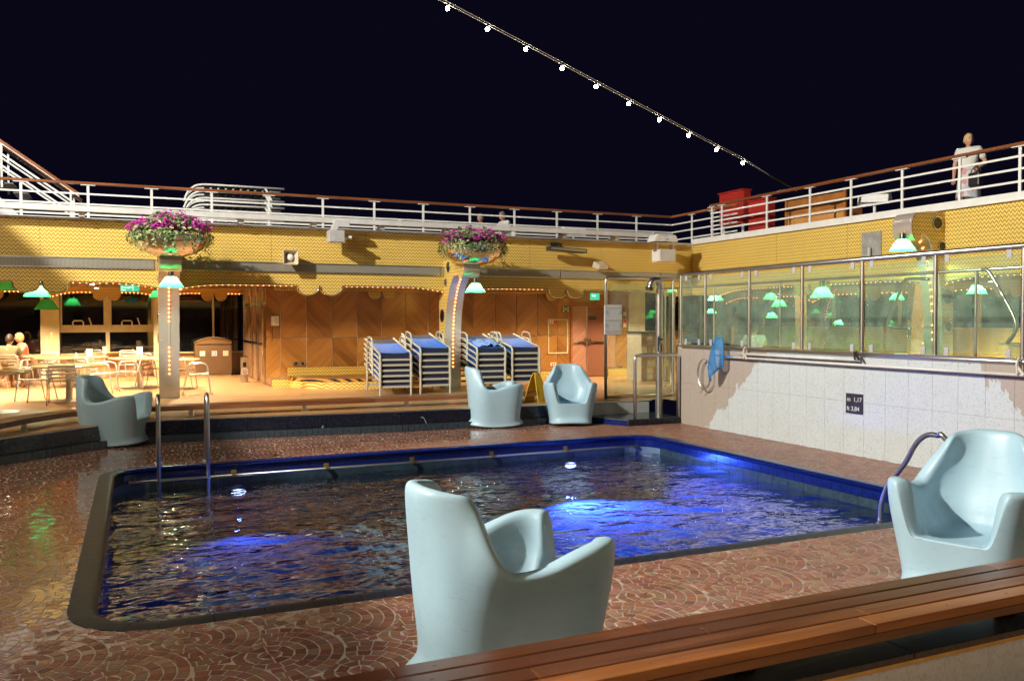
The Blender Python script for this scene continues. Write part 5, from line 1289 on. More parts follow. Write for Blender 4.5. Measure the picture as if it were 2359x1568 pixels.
# ================================================================ ROCKING TUB CHAIRS
def smooth(a, b, t): t = min(1, max(0, (t-a)/(b-a))); return t*t*(3-2*t)
def tub_chair():
    t = thing('tub_chair', '', 'chair', (0, 0, 0)); NA = 120; rows = []
    def rim(d):            # d = degrees from the front
        z = .41
        z += (.38)*smooth(28, 37, d)                        # arm fronts
        z -= .10*smooth(45, 98, d)                         # arms dip towards the back
        z += .355*smooth(107, 145, d)+.035*smooth(136, 172, d)                        # back
        return z
    def plan(d, zf, a):    # superellipse plan, zf 0..1 of height up the outside
        n = 4.0-1.4*smooth(75, 140, d); w = .385+.10*smooth(0, .7, zf)-.17*smooth(.62, 1.0, zf)*smooth(95, 140, d)
        fr = .43+.08*smooth(0, .7, zf); bk = .42+.05*smooth(0, .5, zf)+.06*smooth(.5, 1, zf)
        ca, sa = math.cos(a), math.sin(a)
        L = bk if sa > 0 else fr
        k = (abs(ca/w)**n+abs(sa/L)**n)**(-1/n); return Vector((k*ca, k*sa, 0))
    H = 1.08
    for i in range(NA):
        a = 2*math.pi*i/NA-math.pi/2; d = abs(((math.degrees(a)+90+180) % 360)-180); zr = rim(d); col = []
        fb_ = abs(math.sin(a))                                # flare at the front and back only
        p = plan(d, 0, a); lift = .05*fb_**2
        col.append(Vector((p.x*.3, p.y*.3, .012))); col.append(Vector((p.x*.75, p.y*.75, .006+lift*.25)))
        fl = 1+.30*fb_**1.5*(1.0 if math.sin(a) > 0 else .62)
        col.append(Vector((p.x*1.0, p.y*fl, .012+lift*.8))); col.append(Vector((p.x*1.01, p.y*(fl*1.015), .032+lift))); col.append(Vector((p.x*1.0, p.y*(fl*.985), .05+lift)))
        col.append(Vector((p.x*1.0, p.y*(1+(fl-1)*.42), .085+lift)))
        for z in (.16, .26, .36):
            q = plan(d, z/H, a); col.append(Vector((q.x, q.y*(1+(fl-1)*.12*max(0, 1-(z-.1)/.2)), z)))
        for f in (.2, .45, .7, .88):
            z = .37+(zr-.37)*f if zr > .45 else .37+(zr-.37)*f; q = plan(d, z/H, a); col.append(Vector((q.x, q.y, z)))
        q = plan(d, zr/H, a); th = .06+.07*smooth(26, 36, d)-.04*smooth(100, 140, d)
        def inset(q, o): return q*(1-o/max(q.length, .01))
        col.append(inset(q, .004)+Vector((0,0,zr-.024))); col.append(inset(q, .018)+Vector((0,0,zr-.006))); col.append(inset(q, th*.42)+Vector((0,0,zr))); col.append(inset(q, th*.8)+Vector((0,0,zr-.008))); col.append(inset(q, th)+Vector((0,0,zr-.035 if zr > .45 else zr-.008)))
        seat = .385
        for f in (.35, .65, .9):
            z = zr-.03+(seat+.02-zr+.03)*f if zr > .45 else seat+.012; q2 = plan(d, max(z, .38)/H, a); o = th+.02*f+(.05 if f > .8 else 0)+(.05*(f) if zr <= .45 else 0)+.05*f*smooth(110, 170, d)
            col.append(inset(q2, o)+Vector((0,0,z)))
        q3 = inset(plan(d, .38, a), .2); col.append(q3+Vector((0,0,seat-.008))); col.append(q3*.5+Vector((0,0,seat-.02))); col.append(q3*.05+Vector((0,0,seat-.022)))
        rows.append(col)
    k = len(rows[0]); mb = MB()
    mb.add([p for c in rows for p in c], [(i*k+j, i*k+j+1, ((i+1) % NA)*k+j+1, ((i+1) % NA)*k+j) for i in range(NA) for j in range(k-1)]+[tuple(i*k for i in range(NA)), tuple(i*k+k-1 for i in range(NA))])
    mb.build('shell', MT['plastic'], t, True, sub=1); return t
tc0 = tub_chair()
TCH = [((262, 1030), .0, 68, 1.0, 'pale blue tub chair in shade at the curved end of the pool ledge'),
       ((1138, 986), .0, 75, 1.0, 'pale blue tub chair seen from the side on the far pool edge'),
       ((1312, 980), .0, -22, 1.0, 'pale blue tub chair facing the pool beside the shower platform'),
       ((1162, 1625), 0, 92, 1.0, 'pale blue tub chair turned sideways right behind the foreground bench'),
       ((2238, 1385), 0, -70, 1.0, 'pale blue tub chair beside the bent pool grab rail near the mosaic wall')]
for i, (uv, off_, rz, s, lab) in enumerate(TCH):
    o = tc0 if i == 0 else copy_tree(tc0); g = G(uv[0], uv[1], ZP); dirv = Vector((g.x, g.y, 0)).normalized()
    o.location = (g.x+dirv.x*.33, g.y+dirv.y*.33, ZP); o.rotation_euler = (0, 0, R(rz)); o.scale = (s, s, s); o['label'] = lab; o['group'] = 'pale blue tub chairs'
# ================================================================ POOL LADDERS, JETS
def ladder(label, x0, x1, yedge, ztop, out, zbot):
    t = thing('pool_ladder', label, 'ladder', ((x0+x1)/2, yedge, ZP))
    for x in (x0, x1):
        pts = [(x, yedge-.1, zbot), (x, yedge-.1, ztop-.12)]+[(x, yedge-.1+.13-.13*math.cos(R(a)), ztop-.13+.13*math.sin(R(a))) for a in range(20, 161, 20)]+[(x, yedge+.16, ztop-.14), (x, yedge+.3, ZP)]
        MB().tube(pts, .026, 12).build('rail', MT['steel'], t, True); MB().cyl((x, yedge+.3, ZP), (x, yedge+.3, ZP+.02), .055, .05, 16).build('flange', MT['steel'], t, 40)
    for z in (ZW+.12, ZW-.15, ZW-.42): MB().box(x0, x1, yedge-.14, yedge-.07, z-.015, z+.015).build('tread', MT['steel'], t, bevel=.005)
a, b = PY(364, 912, PY1-.05), PY(477, 906, PY1-.05)
ladder('tall steel pool ladder with two hooped rails at the far pool edge', a.x, b.x, PY1, a.z, 1, ZW-.6)
gb = thing('grab_rail', 'bent steel grab rail at the pool corner beside the mosaic wall chair', 'handrail', (7.6, 6.2, ZP))
Yg = 6.75
g1 = [PX(u, v, 7.5) for u, v in ((2028, 1210), (2030, 1165), (2045, 1120), (2085, 1066), (2110, 1022), (2135, 1002), (2160, 1003), (2182, 1015))]
g1.append(Vector((7.9, g1[-1].y-.25, ZP)))
MB().tube(bez(g1, 5), .027, 12).build('rail', MT['steel'], gb, True)
MB().tube([p+Vector((.03, -.55, 0)) for p in bez(g1, 5)], .027, 12).build('rail', MT['steel'], gb, True)
def jet(label, pts):
    o = MB().tube(bez(pts, 5), .009, 6).build('water_jet', MT['jet'], None, True); tag(o, label, 'water jet')
for (u, v, u2, v2, y, lab) in ((970, 962, 990, 990, 13.98, 'thin water jet arcing from the riser beside the side-on tub chair'), (742, 985, 752, 1000, 14.1, 'thin water jet near the middle of the far riser'), (1195, 944, 1213, 975, 13.9, 'thin water jet between the two far tub chairs'), (12, 1018, 75, 1045, 13.0, 'thin water jet at the curved end of the riser')):
    a = PY(u, v, y); b = G(u2, v2, ZP); jet(lab, [a, a.lerp(b, .25)+Vector((0,0,.06)), a.lerp(b, .6)+Vector((0,0,.04)), a.lerp(b, .85)-Vector((0,0,.02)), b])
# ================================================================ LOUNGER STACKS
def lounger():
    t = thing('sun_lounger', '', 'lounger', (0,0,0))
    for s in (-1, 1):
        x = s*.325
        MB().tube([(x, 0, 0), (x, -.01, .2), (x, .0, .25), (x, .03, .285), (x, .09, .31), (x, 1.15, .47), (x, 1.75, .58)], .024, 8).build('side_frame', MT['lframe'], t, 50)
        MB().tube([(x, 1.35, .49), (x, 1.45, .2), (x, 1.5, 0)], .02, 8).build('leg', MT['lframe'], t, 50)
        MB().tube(bez([(s*.355, .62, .37), (s*.36, .68, .52), (s*.36, .78, .60), (s*.36, 1.0, .63), (s*.36, 1.2, .61), (s*.355, 1.28, .46)], 4), .019, 8).build('armrest', MT['lframe'], t, True)
    for y, z in ((.012, .175), (1.48, .12)): MB().box(-.325, .325, y-.012, y+.012, z-.022, z+.022).build('crossbar', MT['lframe'], t, bevel=.005)
    mb = MB(); n = 12; vs = []
    def bedz(y, x): return (.325+max(0, y-.09)*.151)-.02*(1-(x/.3)**2)
    ysl = [.035, .06, .08, .3, .6, .9, 1.2]
    for y in ysl:
        for j in range(n+1): x = -.30+.6*j/n; vs.append((x, y, bedz(y, x)))
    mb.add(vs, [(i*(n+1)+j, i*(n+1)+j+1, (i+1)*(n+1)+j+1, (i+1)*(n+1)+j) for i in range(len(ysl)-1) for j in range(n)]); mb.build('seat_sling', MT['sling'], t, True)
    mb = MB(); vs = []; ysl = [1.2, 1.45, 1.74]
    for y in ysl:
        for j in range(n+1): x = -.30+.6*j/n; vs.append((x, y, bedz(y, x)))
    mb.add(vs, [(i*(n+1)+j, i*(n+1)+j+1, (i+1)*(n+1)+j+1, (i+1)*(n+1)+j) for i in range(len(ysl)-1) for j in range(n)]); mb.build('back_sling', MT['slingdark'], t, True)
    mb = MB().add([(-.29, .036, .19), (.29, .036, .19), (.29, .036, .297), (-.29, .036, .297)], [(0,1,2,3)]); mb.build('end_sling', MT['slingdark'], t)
    return t
l0 = lounger(); used = False
STK = [((912, 910), -4, 6, .112, 'stack next to the half round stage'), ((1003, 906), -4, 6, .132, 'tallest stack beside the mirror column'), ((1132, 900), -5, 6, .128, 'stack topped with a crumpled towel'), ((1212, 897), -4, 6, .128, 'stack beside the yellow floor sign')]
stk_top = {}
for k, (uv, rz, n, dz, where) in enumerate(STK):
    g = G(*uv)
    for i in range(n):
        o = l0 if not used else copy_tree(l0); used = True
        o.location = (g.x+.004*random.uniform(-1, 1), g.y+random.uniform(-.008, .008), i*dz+.001); o.rotation_euler = (0, 0, R(rz+random.uniform(-.4, .4)))
        o['group'] = 'stacked blue loungers'; o['label'] = ['lowest', 'second lowest', 'third lowest', 'third highest', 'second highest', 'topmost'][i]+' blue sling lounger of the '+where
    stk_top[k] = (g, rz, (n-1)*dz)
# towel on the third stack
g, rz, z = stk_top[2]; mb = MB(); vs = []; n, m = 26, 18
for j in range(m+1):
    for i in range(n+1):
        x = -.30+.60*i/n; y = .10+.62*j/m; e_ = min(i, n-i)/n*2; e2_ = min(j, m-j)/m*2
        h = .32+.03+(y-.09)*.151+.09*abs(noise.noise(Vector((x*5, y*6, 2))))+.05*abs(noise.noise(Vector((x*13, y*13, 7))))-.04*(1-min(1, e_*4))-.03*(1-min(1, e2_*4))
        xx = x*(.9+.25*noise.noise(Vector((y*4, 1, 1)))); vs.append((xx, y+.07*noise.noise(Vector((x*5, 3, 1))), h+z))
mb.add(vs, [(j*(n+1)+i, j*(n+1)+i+1, (j+1)*(n+1)+i+1, (j+1)*(n+1)+i) for j in range(m) for i in range(n)])
mb.xf(Matrix.Translation((g.x, g.y, 0)) @ Matrix.Rotation(R(rz), 4, 'Z')); o = mb.build('towel', MT['towel'], None, True); tag(o, 'crumpled blue towel lying on a lounger stack', 'towel')
# yellow floor sign
yb_ = G(1235, 925); ys_ = thing('floor_sign', 'yellow folding wet floor sign standing by the bench', 'sign', yb_)
for s in (-1, 1):
    mb = MB(); pts = [(-.14, s*.16, 0), (.14, s*.16, 0), (.13, s*.12, .2), (.10, s*.05, .44), (.06, s*.01, .56), (-.06, s*.01, .56), (-.10, s*.05, .44), (-.13, s*.12, .2)]
    mb.prism(pts, (0, s*.012, 0)); mb.xf(Matrix.Translation(yb_) @ Matrix.Rotation(R(25), 4, 'Z')); mb.build('board', MT['yellowsign'], ys_)
mb = MB()
for a, b in (((-.05, .30), (.0, .42)), ((.0, .42), (.05, .30)), ((.05, .30), (-.05, .30))):
    def YY(z): return -(.16-.16*z/.56*.94)-.016
    mb.bar((a[0], YY(a[1]), a[1]), (b[0], YY(b[1]), b[1]), .016, .004, (0,1,0))
mb.xf(Matrix.Translation(yb_) @ Matrix.Rotation(R(25), 4, 'Z')); mb.build('warning_triangle', MT['black'], ys_)
# ================================================================ CAFE
def cafe_chair():
    t = thing('cafe_chair', '', 'chair', (0,0,0)); r = .0125
    for s in (-1, 1):
        x = s*.24
        MB().tube(bez([(x*1.08, -.27, 0), (x*1.04, -.22, .40), (x*1.08, -.20, .58), (x*1.08, -.12, .645), (x*1.06, .05, .65), (x*1.0, .14, .62), (x*1.0, .20, .45), (x*1.05, .30, 0)], 5), r, 8).build('leg_frame', MT['aluminium'], t, True)
    MB().tube([(-.225, .17, .40), (-.225, .22, .60), (-.21, .265, .75), (-.18, .275, .775), (.18, .275, .775), (.21, .265, .75), (.225, .22, .60), (.225, .17, .40), (.225, -.22, .425), (-.225, -.22, .425)], r, 8, True).build('seat_frame', MT['aluminium'], t, 60)
    for i in range(4):
        z = .50+i*.072; y = .185+(z-.42)*.27; MB().bar((-.22, y, z), (.22, y, z), .012, .046, (0, .26, 1)).build('back_slat', MT['aluminium'], t, bevel=.003)
    for i in range(6):
        y = -.19+i*.065; MB().box(-.22, .22, y-.026, y+.026, .419, .428).build('seat_slat', MT['aluminium'], t, bevel=.002)
    return t
cc = cafe_chair()
CH = [(82, 924, -60, 'aluminium slat cafe chair angled at the near round table'), (146, 930, 180, 'aluminium slat cafe chair with its back to the pool at the near table'), (237, 904, 75, 'aluminium slat cafe chair drawn up beside the near table'),
      (296, 897, -85, 'aluminium slat cafe chair sideways before the middle table'), (352, 889, 60, 'aluminium slat cafe chair behind the mirror column'), (421, 894, 75, 'aluminium slat cafe chair by the mirror column'),
      (455, 907, 88, 'aluminium slat cafe chair standing alone before the brown bin'), (8, 892, -120, 'aluminium slat cafe chair at the table edge by the seated couple'), (38, 893, 150, 'aluminium slat cafe chair under the man in green'),
      (62, 874, 60, 'aluminium slat cafe chair behind the woman in salmon'), (100, 886, -30, 'aluminium slat cafe chair across the near table')]
CH += [(u, v, rz, 'aluminium slat cafe chair '+w_) for u, v, rz, w_ in ((150, 862, 0, 'at the window sill beside the pale pilaster'), (178, 861, 20, 'under the window next to the pilaster chair'), (264, 860, -10, 'below the window mullion at the sill table'), (305, 876, 20, 'behind the table with the menu card'), (332, 868, 90, 'at the sill table near the mirror column'), (222, 872, 170, 'between the wide table and the sill table'))]
for i, (u, v, rz, lab) in enumerate(CH):
    o = cc if i == 0 else copy_tree(cc); g = G(u, v); o.location = (g.x, g.y+.02, 0); o.rotation_euler = (0, 0, R(rz)); o['label'] = lab; o['group'] = 'aluminium cafe chairs'
def cafe_table(rx=.45):
    t = thing('cafe_table', '', 'table', (0,0,0))
    MB().lathe((0,0,.66), [(rx-.02, 0), (rx, .012), (rx, .03), (rx-.01, .038)], 40).build('top', MT['table'], t, 40)
    MB().lathe((0,0,.62), [(.16, .03), (.18, .039)], 24).build('plate', MT['darksteel'], t)
    MB().cyl((0,0,.03), (0,0,.65), .045, .045, 16).build('pedestal', MT['steel'], t, 40); MB().lathe((0,0,0), [(.29, 0), (.29, .012), (.24, .024), (.06, .04)], 32).build('base', MT['steel'], t, 40); return t
ct = cafe_table()
TB = [(160, 923, 1.45, 'round wooden cafe table in front with a steel pedestal'), (165, 889, 1.8, 'wide round cafe table between the near table and the windows'), (323, 892, 1.5, 'round cafe table with a menu card before the mirror column'), (270, 866, 1.35, 'round cafe table against the window sill'), (408, 897, 1.1, 'round cafe table half hidden by the mirror column'), (-8, 950, 1.2, 'round cafe table edge in the shade near the curved bench'), (60, 884, 1.2, 'round cafe table where the couple sits')]
for i, (u, v, s, lab) in enumerate(TB):
    o = ct if i == 0 else copy_tree(ct); g = G(u, v); o.location = (g.x, g.y, 0); o.scale = (s, s, 1); o['label'] = lab; o['group'] = 'round cafe tables'
def card(u, v, w, h, lab):
    g = G(u, v, .70); t = thing('menu_card', lab, 'menu card', g)
    MB().prism([(g.x-w/2, g.y, .70), (g.x+w/2, g.y, .70), (g.x+w/2, g.y+.03, .70+h), (g.x-w/2, g.y+.03, .70+h)], (0, .004, 0)).build('card', MT['paper'], t); MB().box(g.x-w/2-.01, g.x+w/2+.01, g.y-.03, g.y+.04, .70, .712).build('stand', MT['lightgrey'], t)
card(206, 823, .13, .20, 'white menu card standing on the wide round table'); card(241, 815, .09, .19, 'slim white menu card on the table by the window'); card(322, 819, .13, .22, 'white menu card on the table before the mirror column')
g = G(176, 834, .70); sh_ = thing('sauce_bottle', 'small pale sauce bottle on the near round table', 'bottle', g); MB().lathe(g, [(.03, 0), (.032, .1), (.02, .13), (.012, .17), (.008, .2)], 12).build('bottle', MT['paper'], sh_, True); MB().lathe((g.x+.09, g.y, g.z), [(.06, 0), (.07, .015), (.05, .03)], 16).build('tray', MT['aluminium'], sh_, True)
# recycling bin
YB = 25.25; BX0, BX1 = PY(449, 800, YB).x, PY(534, 800, YB).x
rb_ = thing('recycling_bin', 'brown triple recycling bin with arched hood and round stickers', 'bin', ((BX0+BX1)/2, YB, 0))
zb_ = PY(490, 795, YB).z; zt_b = PY(490, 777, YB).z
MB().box(BX0, BX1, YB, YB+.5, .03, zb_).build('body', MT['brown'], rb_, bevel=.015)
mb = MB(); n = 16; vs = [(BX0+(BX1-BX0)*i/n, YB+.06, zb_+.1+(zt_b-zb_-.1)*math.sin(math.pi*i/n)) for i in range(n+1)]; mb.prism([(BX0, YB+.06, zb_+.03)]+vs+[(BX1, YB+.06, zb_+.03)], (0, .4, 0)); mb.build('hood', MT['browndk'], rb_)
mb = MB().tube([(p[0], YB+.05, p[2]) for p in vs], .02, 6); mb.build('hood_rim', MT['brown'], rb_, True)
MB().box(BX0+.03, BX1-.03, YB+.1, YB+.4, zb_+.0, zb_+.03).build('slot', MT['black'], rb_); MB().box(BX0+.02, BX1-.02, YB+.02, YB+.48, 0, .03).build('plinth', MT['beige'], rb_)
for f, m in ((.2, 'greyink'), (.52, 'blueink'), (.83, 'orangeink')):
    x = BX0+(BX1-BX0)*f; z = PY(490, 814, YB).z; s = .07
    stx = MB().box(x-s, x+s, YB-.004, YB-.001, z-s, z+s).build('sticker', MT['paper'], rb_); MB().tube([(x+.042*math.cos(2*math.pi*i/20), YB-.006, z+.042*math.sin(2*math.pi*i/20)) for i in range(20)], .011, 5, True).build('ring_print', MT[m], stx)
# ash bin post
def ash(label, u, v, h, r):
    g = G(u, v); t = thing('ash_bin', label, 'ash bin', g); MB().cyl(g, g+Vector((0,0,h)), r, r, 20).build('body', MT['steel'], t, 40); MB().lathe(g+Vector((0,0,h)), [(r*1.05, 0), (r*1.05, .03), (r*.6, .05)], 20).build('cap', MT['chrome'], t, 40)
    MB().box(g.x-r*.45, g.x+r*.45, g.y-r-.004, g.y-r+.02, h*.62, h*.82).build('slot', MT['black'], t); z = h*.45
    s_ = MB().box(g.x-r*.75, g.x+r*.75, g.y-r-.008, g.y-r*.6, z-.07, z+.07).build('sticker', MT['paper'], t); MB().tube([(g.x+.04*math.cos(2*math.pi*i/16), g.y-r-.01, z+.04*math.sin(2*math.pi*i/16)) for i in range(16)], .008, 5, True).build('ring_print', MT['blueink'], s_)
ash('slim steel ash bin with a round sticker beside the glazed doors', 563, 880, .62, .09)
# ================================================================ PEOPLE
def skin_mesh(name, V, E, Rr, mat, parent, sub=2, root=0):
    me = bpy.data.meshes.new(name); me.from_pydata([tuple(v) for v in V], E, []); me.materials.append(mat)
    o = bpy.data.objects.new(name, me); link(o, parent); m = o.modifiers.new('skin', 'SKIN'); m.use_smooth_shade = True
    for i, s in enumerate(me.skin_vertices[0].data): s.radius = (Rr[i], Rr[i]) if not isinstance(Rr[i], tuple) else Rr[i]; s.use_root = (i == root)
    s = o.modifiers.new('sub', 'SUBSURF'); s.levels = sub; s.render_levels = sub; ORG[o.name] = ORG.get(parent.name, Vector()); return o
def person(label, loc, rz, J, hair, top, low, long_hair=False, skirt=False, headturn=0, scale=1.0):
    """J: joints in local metres, facing -Y; the person's left is +X"""
    t = thing('person', label, 'person', (0,0,0)); V = []; E = []; Rr = []
    def add(p, r, prev=None):
        V.append(Vector(p)); Rr.append(r)
        if prev is not None: E.append((prev, len(V)-1))
        return len(V)-1
    pel = add(J['pelvis'], (.155, .11)); sp_ = add(Vector(J['pelvis']).lerp(Vector(J['chest']), .5), (.125, .1), pel); ch = add(J['chest'], (.15, .105), sp_); nk0 = add(Vector(J['neck'])-Vector((0,0,.03)), .062, ch); nk = add(J['neck'], .052, nk0)
    hd = Vector(J['head']); add(Vector(J['neck']).lerp(hd, .5), .055, nk)
    for s, q in ((1, 'L'), (-1, 'R')):
        sh = add(J['sh'+q], .062, ch); el = add(J['el'+q], .044, sh); m2 = add(Vector(J['el'+q]).lerp(Vector(J['wr'+q]), .35), .042, el); wr = add(J['wr'+q], .028, m2)
        d = (Vector(J['wr'+q])-Vector(J['el'+q])).normalized(); sd = d.cross(Vector((0,1,0.2))).normalized(); palm = add(Vector(J['wr'+q])+d*.06, (.038, .018), wr)
        base = Vector(J['wr'+q])+d*.085
        for k, L_ in enumerate((.062, .075, .078, .06)):
            o_ = sd*(k-1.5)*.019; f1 = add(base+o_+d*.01, .0095, palm); f2 = add(base+o_+d*L_*.6+Vector((0,-.008,0)), .0085, f1); add(base+o_+d*L_+Vector((0,-.022,0)), .0075, f2)
        th = add(Vector(J['wr'+q])+d*.04-sd*.042, .011, palm); add(Vector(J['wr'+q])+d*.075-sd*.058+Vector((0,-.012,0)), .009, th)
        hp_ = add(J['hip'+q], .09, pel); mid = add(Vector(J['hip'+q]).lerp(Vector(J['kn'+q]), .5), .078, hp_); kn = add(J['kn'+q], .056, mid); cf = add(Vector(J['kn'+q]).lerp(Vector(J['an'+q]), .35), .054, kn); an = add(J['an'+q], .036, cf)
        to = Vector(J['an'+q]); hl = add(to+Vector((0, -.06, -.045)), .036, an); add(to+Vector((0, -.16, -.055)), .03, hl)
    body = skin_mesh('body', V, E, Rr, MT['skin'], t)
    # head: one shaped mesh with brow, nose, chin, ears, then hair
    mb = MB(); n, m = 28, 20; vs = []
    Rt = Matrix.Rotation(headturn, 3, 'Z')
    for i in range(m+1):
        ph = math.pi*i/m
        for j in range(n):
            th = 2*math.pi*j/n; x, y, z = math.sin(ph)*math.cos(th), math.sin(ph)*math.sin(th), -math.cos(ph)
            jaw = 1-.28*smooth(.15, 1.0, -z); X = .075*x*jaw; Y = .095*y*(1-.10*smooth(.2, 1, -z)); Z = .118*z
            if y < 0:
                Y -= .024*math.exp(-((x*1.0)/.16)**2-((z+.08)/.13)**2)          # nose
                Y += .012*math.exp(-((abs(x)-.42)/.16)**2-((z-.08)/.12)**2)     # eye sockets
                Y -= .010*math.exp(-(x/.3)**2-((z+.82)/.16)**2)                 # chin
                Y -= .006*math.exp(-(x/.25)**2-((z+.45)/.08)**2)                # lips
            X += (.016 if x > 0 else -.016)*math.exp(-((abs(x)-1)/.12)**2-(y/.2)**2-((z+.02)/.2)**2)  # ears
            vs.append(hd+Rt @ Vector((X, Y, Z)))
    mb.add(vs, [(i*n+j, i*n+(j+1) % n, (i+1)*n+(j+1) % n, (i+1)*n+j) for i in range(m) for j in range(n)]); he = mb.build('head', MT['skin'], t, True)
    for s in (-1, 1): MB().ball(hd+Rt @ Vector((s*.031, -.079, .008)), .011, 8, 6).build('eye', MT['black'], he, True)
    MB().ball(hd+Rt @ Vector((0, -.088, -.054)), .02, 10, 6, (1.1, .4, .28)).build('mouth', MT['redink'], he, True)
    mb = MB(); vs = []
    for i in range(m+1):
        ph = math.pi*i/m
        for j in range(n):
            th = 2*math.pi*j/n; x, y, z = math.sin(ph)*math.cos(th), math.sin(ph)*math.sin(th), -math.cos(ph)
            low_ = -.95 if long_hair else -.35
            front_ = smooth(-.05, -.75, y); zmin = low_+(1.35 if long_hair else .85)*front_
            k = 1.0 if z > zmin else .80
            rr = 1.12*k+.05*noise.noise(Vector((x*4, y*4, z*4)))
            vs.append(hd+Rt @ Vector((.078*x*rr, .1*y*rr+.008, .122*z*rr+.006)))
    mb.add(vs, [(i*n+j, i*n+(j+1) % n, (i+1)*n+(j+1) % n, (i+1)*n+j) for i in range(m) for j in range(n)]); mb.build('hair', MT[hair], he, True)
    # clothes
    V2 = []; E2 = []; R2 = []
    def add2(p, r, prev=None):
        V2.append(Vector(p)); R2.append(r)
        if prev is not None: E2.append((prev, len(V2)-1))
        return len(V2)-1
    a0 = add2(Vector(J['pelvis'])+Vector((0,0,-.02)), (.185, .185)); a1 = add2(Vector(J['pelvis']).lerp(Vector(J['chest']), .5), (.16, .16), a0); a2 = add2(J['chest'], (.182, .182), a1); add2(Vector(J['neck'])-Vector((0,0,.035)), .075, a2)
    for q in 'LR':
        s_ = add2(J['sh'+q], .084, a2); add2(Vector(J['sh'+q]).lerp(Vector(J['el'+q]), .75), .066, s_)
    skin_mesh('shirt', V2, E2, R2, MT[top], t, 2)
    V2, E2, R2 = [], [], []
    if skirt:
        mb = MB(); pz = Vector(J['pelvis']); kz = (J['knL'][2]+J['knR'][2])/2-.12; n = 28; vs = []
        for i in range(9):
            f = i/8
            for j in range(n):
                th = 2*math.pi*j/n; w = .175+.045*f+.012*math.sin(th*6)*f; vs.append((pz.x+w*math.cos(th), pz.y+(.14+.05*f+.01*math.sin(th*7)*f)*math.sin(th), pz.z+.08+(kz-pz.z-.08)*f))
        mb.add(vs, [(i*n+j, i*n+(j+1) % n, (i+1)*n+(j+1) % n, (i+1)*n+j) for i in range(8) for j in range(n)]); mb.build('skirt', MT[low], t, True)
    else:
        a0 = add2(Vector(J['pelvis']), (.17, .125))
        for q in 'LR':
            h_ = add2(J['hip'+q], .105, a0); k_ = add2(J['kn'+q], .076, h_); add2(Vector(J['kn'+q]).lerp(Vector(J['an'+q]), .85), .06, k_)
        skin_mesh('trousers', V2, E2, R2, MT[low], t, 2)
    t.location = loc; t.rotation_euler = (0, 0, rz); t.scale = (scale,)*3; return t
STAND = dict(pelvis=(0,0,.93), chest=(0,.01,1.25), neck=(0,.01,1.43), head=(0,-.02,1.555), shL=(.185,.01,1.36), shR=(-.185,.01,1.36), elL=(.25,.03,1.08), elR=(-.25,.03,1.08), wrL=(.25,-.06,.84), wrR=(-.25,-.06,.84), hipL=(.09,0,.88), hipR=(-.09,0,.88), knL=(.10,-.02,.48), knR=(-.10,-.02,.48), anL=(.1,.02,.09), anR=(-.1,.02,.09))
SIT = dict(STAND, pelvis=(0,.05,.50), chest=(0,.04,.84), neck=(0,.0,1.02), head=(0,-.04,1.145), shL=(.185,.03,.95), shR=(-.185,.03,.95), elL=(.24,-.10,.72), elR=(-.24,-.10,.72), wrL=(.14,-.30,.74), wrR=(-.14,-.30,.74), hipL=(.09,0,.48), hipR=(-.09,0,.48), knL=(.12,-.42,.48), knR=(-.12,-.42,.48), anL=(.12,-.40,.09), anR=(-.12,-.40,.09))
J1 = dict(STAND, elL=(.29,.05,1.10), wrL=(.20,-.16,.98))
pp = PX(2232, 330, 15.5)
person('person in white blouse and red print skirt standing at the upper railing', (15.5, pp.y, ZU), R(-62), J1, 'hair_blond', 'cloth_white', 'skirt', False, True, R(35), 1.03)
pb = thing('handbag', 'black shoulder bag held by the person in the red print skirt', 'handbag', (15.4, pp.y-.25, ZU+.75))
MB().box(15.28, 15.42, pp.y-.40, pp.y-.15, ZU+.62, ZU+.90).build('bag', MT['black'], pb, bevel=.03); MB().tube(arc((15.35, pp.y-.28, ZU+.9), .11, 0, 180, 10, (0,1,0), (0,0,1)), .009, 6).build('handle', MT['black'], pb, True)
q1 = PY(1108, 510, 22.3); q2 = PY(1159, 505, 22.3)
person('person in charcoal shirt seated on the upper deck behind the railing', (q1.x, 22.3, q1.z-1.06), R(-60), SIT, 'hair_grey', 'cloth_dark', 'cloth_khaki')
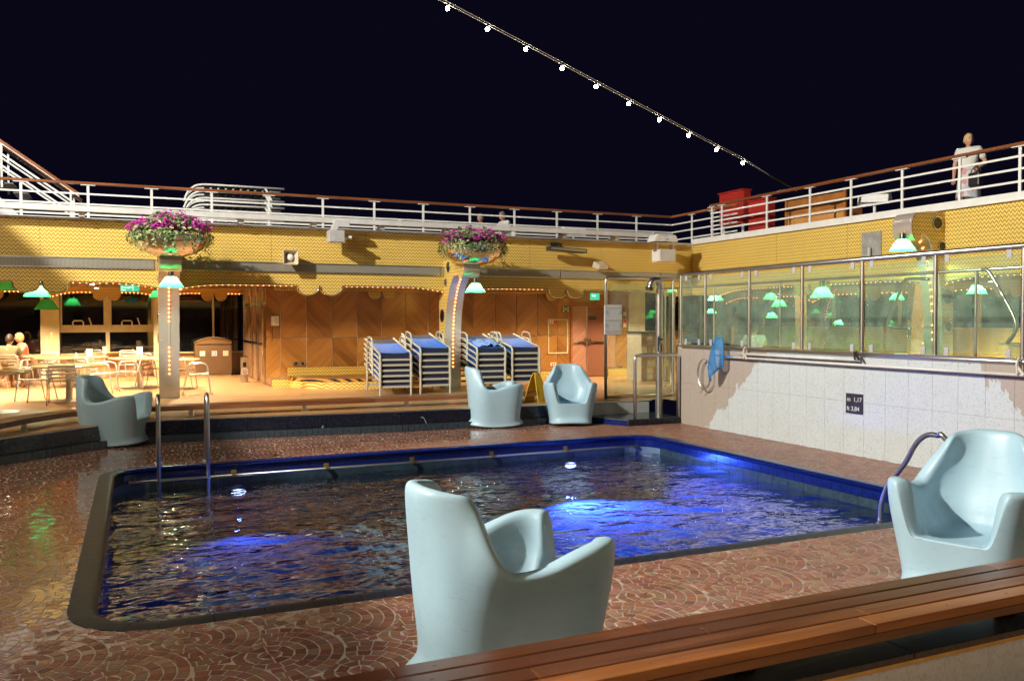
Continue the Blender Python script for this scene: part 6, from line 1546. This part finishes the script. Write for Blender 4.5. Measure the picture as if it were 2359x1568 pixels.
person('person in white top seated in profile on the upper deck holding a glass', (q2.x, 22.3, q2.z-1.06), R(-80), SIT, 'hair_grey', 'cloth_white', 'cloth_khaki', True)
for q, lab in ((q1, 'white plastic deck chair under the person in charcoal'), (q2, 'white plastic deck chair under the person in white')):
    zb_ = q.z-1.06; t = thing('deck_chair', lab, 'chair', (q.x, 22.35, ZU), 'deck chairs of the seated couple')
    MB().box(q.x-.24, q.x+.24, 22.1, 22.58, zb_+.36, zb_+.39).build('seat', MT['white'], t, bevel=.01); MB().box(q.x+.22, q.x+.25, 22.1, 22.58, zb_+.391, zb_+.8).build('backrest', MT['white'], t, bevel=.01)
    for dx in (-.2, .2):
        for dy in (22.13, 22.55): MB().cyl((q.x+dx, dy, ZU), (q.x+dx, dy, zb_+.359), .018, .018, 8).build('leg', MT['white'], t)
gl_ = MB().lathe((q2.x-.34, 22.2, q2.z-.42), [(.025, 0), (.028, .01), (.035, .1), (.033, .1), (.024, .012)], 14).build('drinking_glass', MT['glass'], None, True); tag(gl_, 'clear drinking glass held by the person in white on the upper deck', 'glass')
g = G(36, 893); person('person in olive shirt seated with back turned at a cafe table', (g.x-.12, g.y+.02, -.03), R(165), SIT, 'hair_dark', 'cloth_green', 'cloth_khaki')
g = G(60, 876); person('blond person in salmon top seated at the cafe table', (g.x-.1, g.y-.05, -.03), R(-70), SIT, 'hair_blond', 'cloth_pink', 'cloth_khaki', True, False, R(-10))
p = PX(1738, 745, 12.6); person('person in white shirt seen from behind inside the windscreen', (12.6, p.y, p.z-1.27), R(150), SIT, 'hair_dark', 'cloth_white', 'cloth_khaki')
t = thing('bar_stool', 'steel stool under the person in white shirt behind the windscreen', 'stool', (12.6, p.y, 0)); zs_ = p.z-1.27+.4
MB().lathe((12.6, p.y, max(.2, zs_)), [(.17, -.04), (.18, -.02), (.17, .0)], 20).build('seat', MT['black'], t, 40); MB().cyl((12.6, p.y, 0), (12.6, p.y, max(.2, zs_)-.04), .03, .03, 10).build('post', MT['steel'], t); MB().lathe((12.6, p.y, 0), [(.2, 0), (.2, .015), (.04, .03)], 20).build('base', MT['steel'], t)
